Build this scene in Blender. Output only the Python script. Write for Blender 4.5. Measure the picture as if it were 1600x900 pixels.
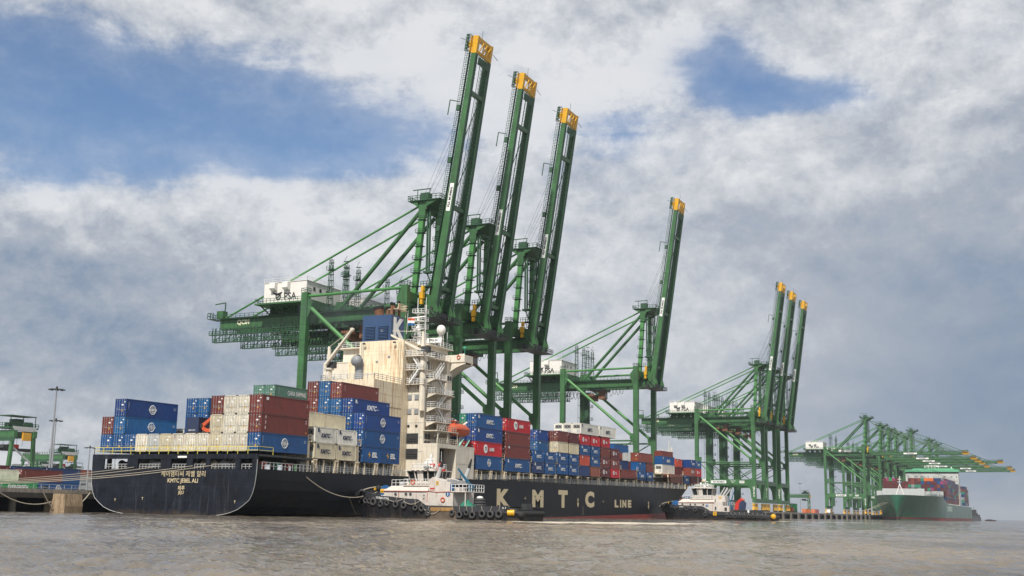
import bpy, math, random
from mathutils import Vector, Matrix, Quaternion
R_ = random.Random(7)
PI = math.pi
for o in list(bpy.data.objects): bpy.data.objects.remove(o)
SC = bpy.context.scene
COL = SC.collection
# ------------------------------------------------------------------ camera
PSI, PITCH, ROLL = math.radians(25.777), math.radians(10.917), math.radians(1.076)
CAMX, CAMH = 111.09, 1.58
fw = Vector((-math.sin(PSI)*math.cos(PITCH), math.cos(PSI)*math.cos(PITCH), math.sin(PITCH)))
rt = Vector((math.cos(PSI), math.sin(PSI), 0)); up = rt.cross(fw)
rt2 = rt*math.cos(ROLL)+up*math.sin(ROLL); up2 = up*math.cos(ROLL)-rt*math.sin(ROLL)
cd = bpy.data.cameras.new('camera'); cam = bpy.data.objects.new('camera', cd); COL.objects.link(cam)
cam.matrix_world = Matrix(((rt2.x, up2.x, -fw.x, CAMX), (rt2.y, up2.y, -fw.y, 0), (rt2.z, up2.z, -fw.z, CAMH), (0, 0, 0, 1)))
cd.sensor_width = 36; cd.lens = 36*1803.5/1600; cd.clip_start = .1; cd.clip_end = 60000
SC.camera = cam
# ------------------------------------------------------------------ sky
SUN_EL, SUN_AZ = math.radians(48), math.radians(169)      # azimuth clockwise from +Y
W = bpy.data.worlds.new('World'); SC.world = W; W.use_nodes = True
nt = W.node_tree; nt.nodes.clear()
def N(t, **kw):
    n = nt.nodes.new(t)
    for k, v in kw.items(): setattr(n, k, v)
    return n
def L(a, b): nt.links.new(a, b)
def M(op, a, b=None, c=None, clamp=False):
    n = N('ShaderNodeMath', operation=op, use_clamp=clamp)
    for i, v in enumerate((a, b, c)):
        if v is None: continue
        if isinstance(v, (int, float)): n.inputs[i].default_value = v
        else: L(v, n.inputs[i])
    return n.outputs[0]
def VD(a, vec):
    n = N('ShaderNodeVectorMath', operation='DOT_PRODUCT'); L(a, n.inputs[0]); n.inputs[1].default_value = vec
    return n.outputs['Value']
def SMS(x, lo, hi):
    n = N('ShaderNodeMapRange', interpolation_type='SMOOTHSTEP'); L(x, n.inputs[0])
    n.inputs[1].default_value = lo; n.inputs[2].default_value = hi
    return n.outputs[0]
sky = N('ShaderNodeTexSky', sky_type='NISHITA'); sky.sun_disc = False
sky.sun_elevation = SUN_EL; sky.sun_rotation = SUN_AZ; sky.altitude = 10; sky.air_density = 1.0; sky.dust_density = 1.2; sky.ozone_density = 1.6
tc = N('ShaderNodeTexCoord'); D = tc.outputs['Generated']
sx = N('ShaderNodeSeparateXYZ'); L(D, sx.inputs[0]); dz = M('MAXIMUM', sx.outputs[2], 0.0)
dF = M('MAXIMUM', M('ABSOLUTE', VD(D, (-math.sin(PSI), math.cos(PSI), 0))), .15)
u_ = M('DIVIDE', VD(D, (math.cos(PSI), math.sin(PSI), 0)), dF)
v_ = M('DIVIDE', dz, dF)
def NZ(scale, detail=8, rough=.55, off=0, dist=0.0, sxyz=(1, 1, 1.7), rotz=0, up=0.0):
    mp = N('ShaderNodeMapping'); L(D, mp.inputs[0]); mp.inputs['Location'].default_value = (off, off*.7, off*.3+up); mp.inputs['Scale'].default_value = sxyz
    mp.inputs['Rotation'].default_value = (0, 0, rotz)
    n = N('ShaderNodeTexNoise'); L(mp.outputs[0], n.inputs['Vector'])
    n.inputs['Scale'].default_value = scale; n.inputs['Detail'].default_value = detail; n.inputs['Roughness'].default_value = rough; n.inputs['Distortion'].default_value = dist
    return n.outputs['Fac']
def UV(px, py): return ((px-800)/1790, (797-py)/1790)
def blob(px, py, wx, wy, rot=0):
    u0, v0 = UV(px, py); du = M('SUBTRACT', u_, u0); dv = M('SUBTRACT', v_, v0)
    c, s = math.cos(rot), math.sin(rot)
    a = M('DIVIDE', M('ADD', M('MULTIPLY', du, c), M('MULTIPLY', dv, s)), wx/1790)
    b = M('DIVIDE', M('SUBTRACT', M('MULTIPLY', dv, c), M('MULTIPLY', du, s)), wy/1790)
    return M('EXPONENT', M('MULTIPLY', M('ADD', M('MULTIPLY', a, a), M('MULTIPLY', b, b)), -1.0))
def add(*a):
    r = a[0]
    for b in a[1:]: r = M('ADD', r, b)
    return r
n_big = NZ(2.6, 6, .5, 3.1, .3); n_mid = NZ(5.2, 14, .63, 8.7, .2, (1, 1, 1.4)); n_mu = NZ(5.2, 14, .63, 8.7, .2, (1, 1, 1.4), up=.05); n_fine = NZ(16, 12, .68, 1.3, .15, (1, 1, 1.4)); n_fu = NZ(16, 12, .68, 1.3, .15, (1, 1, 1.4), up=.02); n_str = NZ(5, 7, .6, 5.5, .5, (.8, .8, 4.5))
def ctr(n, k): return M('MULTIPLY', M('SUBTRACT', n, .5), k)
# openings of blue between the clouds
open_ = add(M('MULTIPLY', blob(210, 165, 470, 120, .04), 1.0), M('MULTIPLY', blob(560, 225, 200, 65, .1), .60), M('MULTIPLY', blob(1130, 70, 95, 75, .2), .80), M('MULTIPLY', blob(1300, 118, 110, 44), .74), M('MULTIPLY', blob(1190, 140, 60, 40), .35),
            M('MULTIPLY', blob(960, 190, 110, 55), .48), M('MULTIPLY', blob(0, 20, 200, 90), .45), M('MULTIPLY', blob(1580, 25, 60, 40), .35), M('MULTIPLY', blob(100, 270, 220, 40), .25))
cov = M('SUBTRACT', add(ctr(n_mid, 1.35), ctr(n_fine, .70), ctr(n_str, .85), ctr(n_big, .5)), M('SUBTRACT', M('MULTIPLY', open_, 1.12), .72))
cover = M('MAXIMUM', M('ADD', M('MULTIPLY', SMS(cov, -.02, .36), .52), M('MULTIPLY', SMS(cov, -.75, .75), .48)), .03)
# brightness of the cloud: lit tops and shaded bases, darker banks low on the left and on the right
dark = add(M('MULTIPLY', blob(130, 540, 330, 150), .40), M('MULTIPLY', blob(1640, 580, 340, 270), .55), M('MULTIPLY', blob(1300, 400, 300, 90), .14), M('MULTIPLY', blob(1200, 700, 500, 120), .14), M('MULTIPLY', blob(20, 420, 90, 40), .2))
lite = add(M('MULTIPLY', blob(780, 100, 300, 130), .26), M('MULTIPLY', blob(560, 330, 250, 90), .16), M('MULTIPLY', blob(60, 320, 130, 45), .22), M('MULTIPLY', blob(1060, 60, 60, 60), .25), M('MULTIPLY', blob(1420, 90, 180, 60), .12), M('MULTIPLY', blob(900, 640, 260, 160), .08))
relief = add(M('MULTIPLY', M('SUBTRACT', n_mid, n_mu), 1.0), M('MULTIPLY', M('SUBTRACT', n_fine, n_fu), .8))
amp = M('SUBTRACT', 1.0, M('MULTIPLY', blob(1500, 600, 520, 300), .72))
br = M('SUBTRACT', M('ADD', M('MULTIPLY', add(relief, ctr(n_mid, .50), ctr(n_fine, .30), ctr(n_big, .22), ctr(n_str, .25)), amp), lite), M('SUBTRACT', dark, .80))
cr = N('ShaderNodeValToRGB'); L(br, cr.inputs[0]); e = cr.color_ramp.elements
e[0].position = .0; e[0].color = (.170, .240, .355, 1)
e[1].position = 1.0; e[1].color = (.78, .79, .81, 1)
for p, c in ((.3, (.272, .335, .435)), (.6, (.430, .466, .530))):
    q = cr.color_ramp.elements.new(p); q.color = (*c, 1)
CLOUD_GAIN = 10.0
cg = N('ShaderNodeVectorMath', operation='SCALE'); L(cr.outputs[0], cg.inputs[0]); cg.inputs[3].default_value = CLOUD_GAIN
# clear sky seen through: Nishita, a bit deeper
sg = N('ShaderNodeMix', data_type='RGBA', blend_type='MULTIPLY'); sg.inputs[0].default_value = 1; L(sky.outputs[0], sg.inputs[6]); sg.inputs[7].default_value = (.88, 1.04, 1.20, 1)
mx = N('ShaderNodeMix', data_type='RGBA'); L(M('MULTIPLY', cover, .97), mx.inputs[0]); L(sg.outputs[2], mx.inputs[6]); L(cg.outputs[0], mx.inputs[7])
bg = N('ShaderNodeBackground'); bg.inputs[1].default_value = .1; L(mx.outputs[2], bg.inputs[0])
wo = N('ShaderNodeOutputWorld'); L(bg.outputs[0], wo.inputs[0])
sd = bpy.data.lights.new('sun', 'SUN'); sd.energy = 5.0; sd.angle = math.radians(2.5); sd.color = (1, .95, .87)
sun = bpy.data.objects.new('sun', sd); COL.objects.link(sun)
sv = Vector((math.sin(SUN_AZ)*math.cos(SUN_EL), math.cos(SUN_AZ)*math.cos(SUN_EL), math.sin(SUN_EL)))
sun.rotation_euler = (-sv).to_track_quat('-Z', 'Y').to_euler(); sun.location = (0, 0, 300)
vs = SC.view_settings; vs.view_transform = 'Standard'; vs.look = 'None'; vs.gamma = 1; vs.exposure = 0.0; vs.use_curve_mapping = False
SC.cycles.max_bounces = 6; SC.cycles.volume_bounces = 0; SC.cycles.diffuse_bounces = 3; SC.cycles.glossy_bounces = 3
SC.cycles.use_adaptive_sampling = True
# ------------------------------------------------------------------ materials
MATS = {}
def pm(name, col=None, rough=.5, metal=0.0, var=.12, scale=.8, bump=0.0, streak=0.0, scol=(.10, .045, .02), sscale=1.0, obj=False, spec=.5, thr=.60, panel=None, splash=False):
    """painted / worn surface; obj=True takes the base colour from the object's own colour"""
    if name in MATS: return MATS[name]
    m = bpy.data.materials.new(name); m.use_nodes = True; t = m.node_tree; b = t.nodes['Principled BSDF']
    b.inputs['Roughness'].default_value = rough; b.inputs['Metallic'].default_value = metal; b.inputs['Specular IOR Level'].default_value = spec
    tc = t.nodes.new('ShaderNodeTexCoord'); oi = t.nodes.new('ShaderNodeObjectInfo')
    addv = t.nodes.new('ShaderNodeVectorMath'); addv.operation = 'MULTIPLY_ADD'
    cmb = t.nodes.new('ShaderNodeCombineXYZ')
    for i in range(3): t.links.new(oi.outputs['Random'], cmb.inputs[i])
    t.links.new(cmb.outputs[0], addv.inputs[0]); addv.inputs[1].default_value = (37, 53, 71); t.links.new(tc.outputs['Object'], addv.inputs[2])
    n = t.nodes.new('ShaderNodeTexNoise'); n.inputs['Scale'].default_value = scale; n.inputs['Detail'].default_value = 6; n.inputs['Roughness'].default_value = .65
    t.links.new(addv.outputs[0], n.inputs['Vector'])
    mr = t.nodes.new('ShaderNodeMapRange'); mr.inputs[1].default_value = .25; mr.inputs[2].default_value = .75; mr.inputs[3].default_value = 1-var; mr.inputs[4].default_value = 1+var
    t.links.new(n.outputs['Fac'], mr.inputs[0])
    sc = t.nodes.new('ShaderNodeVectorMath'); sc.operation = 'SCALE'
    if obj: t.links.new(oi.outputs['Color'], sc.inputs[0])
    else: sc.inputs[0].default_value = col
    t.links.new(mr.outputs[0], sc.inputs['Scale'])
    out = sc.outputs[0]
    def mixc(fac, c1, c2, mode='MIX'):
        mi = t.nodes.new('ShaderNodeMix'); mi.data_type = 'RGBA'; mi.blend_type = mode
        for v, k in ((fac, 0), (c1, 6), (c2, 7)):
            if isinstance(v, (int, float)): mi.inputs[k].default_value = v
            elif isinstance(v, tuple): mi.inputs[k].default_value = (*v, 1)
            else: t.links.new(v, mi.inputs[k])
        return mi.outputs[2]
    sp = t.nodes.new('ShaderNodeSeparateXYZ'); t.links.new(tc.outputs['Object'], sp.inputs[0])
    if panel:                                       # welded plates: faint seams, every plate a little differently faded
        w_, h_, pv, seam = panel
        cb = t.nodes.new('ShaderNodeCombineXYZ'); ad = t.nodes.new('ShaderNodeMath'); ad.operation = 'ADD'; t.links.new(sp.outputs[0], ad.inputs[0]); t.links.new(sp.outputs[1], ad.inputs[1])
        t.links.new(ad.outputs[0], cb.inputs[0]); t.links.new(sp.outputs[2], cb.inputs[1])
        bk = t.nodes.new('ShaderNodeTexBrick'); t.links.new(cb.outputs[0], bk.inputs['Vector']); bk.inputs['Scale'].default_value = 1; bk.inputs['Brick Width'].default_value = w_; bk.inputs['Row Height'].default_value = h_
        bk.inputs['Mortar Size'].default_value = .028; bk.inputs['Mortar Smooth'].default_value = .4; bk.inputs['Color1'].default_value = (1-pv,)*3+(1,); bk.inputs['Color2'].default_value = (1+pv,)*3+(1,); bk.inputs['Mortar'].default_value = (seam,)*3+(1,)
        out = mixc(1.0, out, bk.outputs['Color'], 'MULTIPLY')
    if splash:                                      # silt and rust clinging above the waterline
        n3 = t.nodes.new('ShaderNodeTexNoise'); n3.inputs['Scale'].default_value = .5; n3.inputs['Detail'].default_value = 7; n3.inputs['Roughness'].default_value = .7; t.links.new(tc.outputs['Object'], n3.inputs['Vector'])
        m1 = t.nodes.new('ShaderNodeMath'); m1.operation = 'MULTIPLY_ADD'; t.links.new(n3.outputs['Fac'], m1.inputs[0]); m1.inputs[1].default_value = 3.2; m1.inputs[2].default_value = -1.1
        m2 = t.nodes.new('ShaderNodeMath'); m2.operation = 'SUBTRACT'; t.links.new(m1.outputs[0], m2.inputs[0]); t.links.new(sp.outputs[2], m2.inputs[1])
        m3 = t.nodes.new('ShaderNodeMapRange'); m3.inputs[1].default_value = -.2; m3.inputs[2].default_value = .6; m3.inputs[4].default_value = .5; t.links.new(m2.outputs[0], m3.inputs[0])
        out = mixc(m3.outputs[0], out, (.075, .055, .036))
    if streak > 0:
        mp = t.nodes.new('ShaderNodeMapping'); mp.inputs['Scale'].default_value = (2.2*sscale, 2.2*sscale, .16*sscale); t.links.new(addv.outputs[0], mp.inputs[0])
        s = t.nodes.new('ShaderNodeTexNoise'); s.inputs['Scale'].default_value = 1.4; s.inputs['Detail'].default_value = 7; s.inputs['Roughness'].default_value = .7; t.links.new(mp.outputs[0], s.inputs['Vector'])
        r = t.nodes.new('ShaderNodeMapRange'); r.inputs[1].default_value = thr-.06; r.inputs[2].default_value = thr+.12; r.inputs[3].default_value = 0; r.inputs[4].default_value = streak
        t.links.new(s.outputs['Fac'], r.inputs[0])
        mi = t.nodes.new('ShaderNodeMix'); mi.data_type = 'RGBA'; t.links.new(r.outputs[0], mi.inputs[0]); t.links.new(out, mi.inputs[6]); mi.inputs[7].default_value = (*scol, 1)
        out = mi.outputs[2]
    t.links.new(out, b.inputs['Base Color'])
    rr = t.nodes.new('ShaderNodeMapRange'); rr.inputs[3].default_value = max(.05, rough-.12); rr.inputs[4].default_value = min(1, rough+.12); t.links.new(n.outputs['Fac'], rr.inputs[0]); t.links.new(rr.outputs[0], b.inputs['Roughness'])
    if bump > 0:
        bp = t.nodes.new('ShaderNodeBump'); bp.inputs['Strength'].default_value = bump; bp.inputs['Distance'].default_value = .05; t.links.new(n.outputs['Fac'], bp.inputs['Height']); t.links.new(bp.outputs[0], b.inputs['Normal'])
    MATS[name] = m; return m
GREEN = pm('crane_green_paint', (.037, .124, .040), .45, var=.32, scale=.18, streak=.7, scol=(.035, .05, .028), sscale=.5, thr=.56, bump=.15, panel=(5, 3.1, .10, .78))
DGREEN = pm('galvanised_green_walkway', (.022, .075, .035), .6, var=.2)
LGREEN = pm('faded_green_pipe', (.055, .20, .05), .45, var=.15, scale=.2)
YEL = pm('yellow_paint', (.66, .36, .010), .45, var=.15, scale=.6, streak=.5, scol=(.2, .1, .02))
WHITE = pm('white_paint', (.72, .70, .66), .5, var=.07, streak=.25, scol=(.4, .33, .25))
PURE = pm('white_lettering', (.78, .78, .76), .5, var=.05)
DARK = pm('dark_steel', (.03, .032, .034), .55, var=.3)
BLACK = pm('black_rubber', (.014, .014, .015), .75, var=.35, scale=2)
GREY = pm('grey_paint', (.22, .23, .24), .5, var=.15)
LGREY = pm('pale_grey_paint', (.45, .46, .46), .5, var=.12, streak=.3)
GLASS = pm('dark_glass', (.015, .02, .022), .12, var=.2)
CREAM = pm('cream_ship_paint', (.72, .63, .46), .5, var=.08, scale=.3, streak=.8, scol=(.40, .19, .06), sscale=.9, thr=.55, panel=(4.5, 2.7, .05, .72))
WSHIP = pm('white_ship_paint', (.66, .61, .51), .5, var=.12, scale=.6, streak=.75, scol=(.40, .24, .12), sscale=1.0, thr=.58, panel=(3.5, 2.7, .05, .75))
FBLUE = pm('funnel_blue', (.028, .065, .15), .45, var=.12, scale=.4, streak=.3, scol=(.02, .03, .06))
HULL = pm('hull_black_paint', (.0060, .0072, .0115), .5, var=.5, scale=.25, streak=.22, scol=(.03, .03, .034), sscale=.28, thr=.60, spec=.22, panel=(9, 2.2, .18, 1.9), splash=True)
TRANS = pm('worn_transom_paint', (.0085, .011, .018), .55, var=.6, scale=.5, streak=.5, scol=(.075, .08, .095), sscale=.6, thr=.60, spec=.22, panel=(7, 2.2, .18, 1.9), splash=True)
BOOT = pm('red_boot_topping', (.22, .035, .03), .6, var=.2, scale=.3, streak=.5, scol=(.08, .04, .035))
CLET = pm('cream_hull_lettering', (.62, .52, .33), .55, var=.10, scale=.8, streak=.5, scol=(.25, .18, .10), sscale=.7, thr=.66)
PAINT = pm('container_paint', None, .45, var=.24, scale=.7, streak=.55, scol=(.05, .032, .024), sscale=1.3, obj=True, thr=.62)
PAINTW = pm('weathered_container_paint', None, .55, var=.10, scale=.9, streak=.9, scol=(.07, .05, .035), sscale=2.6, obj=True, thr=.56)
BAR = pm('galvanised_door_bar', (.40, .42, .43), .4, .3, var=.25, scale=3)
ORANGE = pm('orange_paint', (.52, .09, .03), .45, var=.15)
RED = pm('red_paint', (.50, .03, .02), .45, var=.2, streak=.3)
BLUE = pm('blue_paint', (.015, .10, .27), .45, var=.2)
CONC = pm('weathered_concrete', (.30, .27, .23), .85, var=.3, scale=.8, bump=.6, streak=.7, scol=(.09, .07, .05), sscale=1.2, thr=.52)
CONCD = pm('dark_concrete', (.045, .04, .035), .8, var=.4, scale=.8, bump=.5)  # plain dark concrete tone for revetment, edge beam and far piles
ROPE = pm('pale_mooring_rope', (.38, .34, .27), .85, var=.2, scale=4)
CANVAS = pm('grey_canvas', (.16, .16, .165), .9, var=.3, scale=1.5)
GCANV = pm('green_canvas', (.02, .17, .11), .8, var=.3, scale=1.5)
NAVY = pm('navy_cover', (.018, .03, .075), .6, var=.2)
BROWNR = pm('rusty_brown_steel', (.20, .09, .045), .75, var=.45, scale=1.2)
OXIDE = pm('dull_brown_hull', (.10, .075, .055), .7, var=.5, scale=.8)
SHIPG = pm('green_hull_paint', (.014, .10, .055), .35, var=.15, scale=.05, streak=.4, scol=(.10, .16, .14), sscale=.1, thr=.55)
MINT = pm('mint_green_paint', (.12, .42, .24), .5, var=.1)
# ------------------------------------------------------------------ builders
_txt = {}
def text_geo(s, bold=.0, shear=0.0):
    k = (s, bold, shear)
    if k in _txt: return _txt[k]
    c = bpy.data.curves.new('t', 'FONT'); c.body = s; c.size = 1; c.offset = bold; c.shear = shear; c.resolution_u = 3; c.align_x = 'CENTER'; c.align_y = 'CENTER'
    o = bpy.data.objects.new('t', c); me = bpy.data.meshes.new_from_object(o)
    v = [(p.co.x, p.co.y) for p in me.vertices]; f = [tuple(p.vertices) for p in me.polygons]
    bpy.data.objects.remove(o); bpy.data.curves.remove(c); bpy.data.meshes.remove(me)
    xs = [a[0] for a in v] or [0]; ys = [a[1] for a in v] or [0]
    w, h = max(xs)-min(xs) or 1, max(ys)-min(ys) or 1; mxx, myy = (max(xs)+min(xs))/2, (max(ys)+min(ys))/2
    v = [((a-mxx)/h, (b-myy)/h) for a, b in v]
    _txt[k] = (v, f, w/h); return _txt[k]
class MB:
    def __init__(s, off=(0, 0, 0)): s.v = []; s.f = []; s.m = []; s.s = []; s.off = Vector(off)
    def add(s, vs, fs, mi=0, sm=False):
        b = len(s.v); s.v += [tuple(Vector(p)-s.off) for p in vs]
        for f in fs: s.f.append([i+b for i in f]); s.m.append(mi); s.s.append(sm)
        return s
    def box(s, a, b, mi=0):
        x0, y0, z0 = a; x1, y1, z1 = b
        return s.add([(x0, y0, z0), (x1, y0, z0), (x1, y1, z0), (x0, y1, z0), (x0, y0, z1), (x1, y0, z1), (x1, y1, z1), (x0, y1, z1)],
                     [(0, 3, 2, 1), (4, 5, 6, 7), (0, 1, 5, 4), (1, 2, 6, 5), (2, 3, 7, 6), (3, 0, 4, 7)], mi)
    def frame(s, p, q, upv=(0, 0, 1)):
        p, q = Vector(p), Vector(q); d = (q-p).normalized(); u = Vector(upv)
        if abs(d.dot(u)) > .98: u = Vector((0, 1, 0)) if abs(d.y) < .9 else Vector((1, 0, 0))
        a = d.cross(u).normalized(); c = a.cross(d).normalized(); return p, q, a, c
    def bar(s, p, q, w, h, mi=0, w2=None, h2=None, upv=(0, 0, 1)):
        p, q, a, c = s.frame(p, q, upv); w2 = w if w2 is None else w2; h2 = h if h2 is None else h2
        vs = [p+a*(i*w/2)+c*(j*h/2) for i, j in ((-1, -1), (1, -1), (1, 1), (-1, 1))]+[q+a*(i*w2/2)+c*(j*h2/2) for i, j in ((-1, -1), (1, -1), (1, 1), (-1, 1))]
        return s.add(vs, [(0, 3, 2, 1), (4, 5, 6, 7), (0, 1, 5, 4), (1, 2, 6, 5), (2, 3, 7, 6), (3, 0, 4, 7)], mi)
    def tube(s, p, q, r, n=8, mi=0, r2=None, cap=True):
        p, q, a, c = s.frame(p, q); r2 = r if r2 is None else r2
        vs = []
        for o, rr in ((p, r), (q, r2)):
            for i in range(n): t = 2*PI*i/n; vs.append(o+a*(rr*math.cos(t))+c*(rr*math.sin(t)))
        s.add(vs, [(i, (i+1) % n, n+(i+1) % n, n+i) for i in range(n)], mi, True)
        if cap: s.add(vs[:n], [tuple(range(n))[::-1]], mi); s.add(vs[n:], [tuple(range(n))], mi)
        return s
    def path(s, pts, r, n=6, mi=0):
        for a, b in zip(pts, pts[1:]): s.tube(a, b, r, n, mi, cap=False)
        return s
    def prism(s, pts, ax, a, b, mi=0):
        """outline in the two other axes (in cyclic order), extruded along ax from a to b"""
        def P(p, t):
            if ax == 'y': return (p[0], t, p[1])
            if ax == 'x': return (t, p[0], p[1])
            return (p[0], p[1], t)
        n = len(pts); vs = [P(p, a) for p in pts]+[P(p, b) for p in pts]
        return s.add(vs, [tuple(range(n))[::-1], tuple(range(n, 2*n))]+[(i, (i+1) % n, n+(i+1) % n, n+i) for i in range(n)], mi)
    def torus(s, c, R, r, ax=(0, 1, 0), n=18, k=8, mi=0, sq=1.0):
        c = Vector(c); d = Vector(ax).normalized(); u = Vector((0, 0, 1)) if abs(d.z) < .9 else Vector((1, 0, 0)); a = d.cross(u).normalized(); b = a.cross(d)
        vs = []; fs = []
        for i in range(n):
            t = 2*PI*i/n; rad = a*math.cos(t)+b*math.sin(t)
            for j in range(k):
                w = 2*PI*j/k; vs.append(c+rad*(R+r*math.cos(w))+d*(r*sq*math.sin(w)))
        for i in range(n):
            for j in range(k): fs.append((i*k+j, ((i+1) % n)*k+j, ((i+1) % n)*k+(j+1) % k, i*k+(j+1) % k))
        return s.add(vs, fs, mi, True)
    def ell(s, c, rx, ry, rz, n=14, k=8, mi=0, z0=-1.0):
        vs = []; fs = []
        for j in range(k+1):
            w = math.asin(max(-1, min(1, z0+(1-z0)*j/k)))
            for i in range(n):
                t = 2*PI*i/n; vs.append((c[0]+rx*math.cos(w)*math.cos(t), c[1]+ry*math.cos(w)*math.sin(t), c[2]+rz*math.sin(w)))
        for j in range(k):
            for i in range(n): fs.append((j*n+i, j*n+(i+1) % n, (j+1)*n+(i+1) % n, (j+1)*n+i))
        fs.append(tuple(range(n))[::-1]); fs.append(tuple(range(k*n, (k+1)*n)))
        return s.add(vs, fs, mi, True)
    def loft(s, rings, mi=0, closed=False, sm=False, caps=False):
        n = len(rings[0]); vs = [p for r in rings for p in r]; fs = []
        for a in range(len(rings)-1):
            for i in range(n if closed else n-1): fs.append((a*n+i, a*n+(i+1) % n, (a+1)*n+(i+1) % n, (a+1)*n+i))
        s.add(vs, fs, mi, sm)
        if caps: s.add(rings[0], [tuple(range(n))[::-1]], mi); s.add(rings[-1], [tuple(range(n))], mi)
        return s
    def text(s, t, o, ux, uy, h, mi=0, bold=.02, shear=0.0, wide=1.0):
        v, f, ar = text_geo(t, bold, shear); o, ux, uy = Vector(o), Vector(ux), Vector(uy)
        return s.add([o+ux*(a*h*wide)+uy*(b*h) for a, b in v], f, mi)
    def rail(s, pts, h=1.1, step=1.6, r=.035, mi=0, mids=1):
        for a, b in zip(pts, pts[1:]):
            a, b = Vector(a), Vector(b); n = max(1, int((b-a).length/step)); z = Vector((0, 0, h))
            for i in range(n+1):
                p = a.lerp(b, i/n); s.bar(p, p+z, 2*r, 2*r, mi)
            for k in range(mids+1):
                o = z*(1-k/(mids+1)); s.bar(a+o, b+o, 2*r, 2*r, mi)
        return s
    def build(s, name, mats, parent=None, loc=None, color=None):
        me = bpy.data.meshes.new(name); me.from_pydata(s.v, [], s.f); 
        for m in (mats if isinstance(mats, (list, tuple)) else [mats]): me.materials.append(m)
        me.polygons.foreach_set('material_index', s.m); me.polygons.foreach_set('use_smooth', s.s); me.update()
        o = bpy.data.objects.new(name, me); COL.objects.link(o)
        if parent is not None: o.parent = parent
        if loc is not None: o.location = loc
        if color is not None: o.color = (*color, 1)
        return o
def tag(o, label=None, cat=None, group=None, kind=None):
    if label: o['label'] = label
    if cat: o['category'] = cat
    if group: o['group'] = group
    if kind: o['kind'] = kind
    return o
def empty(name, loc, label, cat, group=None, rz=0):
    o = bpy.data.objects.new(name, None); COL.objects.link(o); o.location = loc; o.rotation_euler = (0, 0, rz); o.empty_display_size = .5
    return tag(o, label, cat, group)
def copy_tree(o, parent=None, color=None, skip=()):
    c = o.copy(); COL.objects.link(c); c.parent = parent
    if color is not None and c.type == 'MESH': c.color = (*color, 1)
    for ch in o.children:
        if ch.name.split('.')[0] not in skip: copy_tree(ch, c, color, skip)
    return c
ORD = ['first', 'second', 'third', 'fourth', 'fifth', 'sixth', 'seventh', 'eighth', 'ninth', 'tenth', 'eleventh', 'twelfth', 'thirteenth', 'fourteenth', 'fifteenth', 'sixteenth', 'seventeenth', 'eighteenth', 'nineteenth', 'twentieth']
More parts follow.
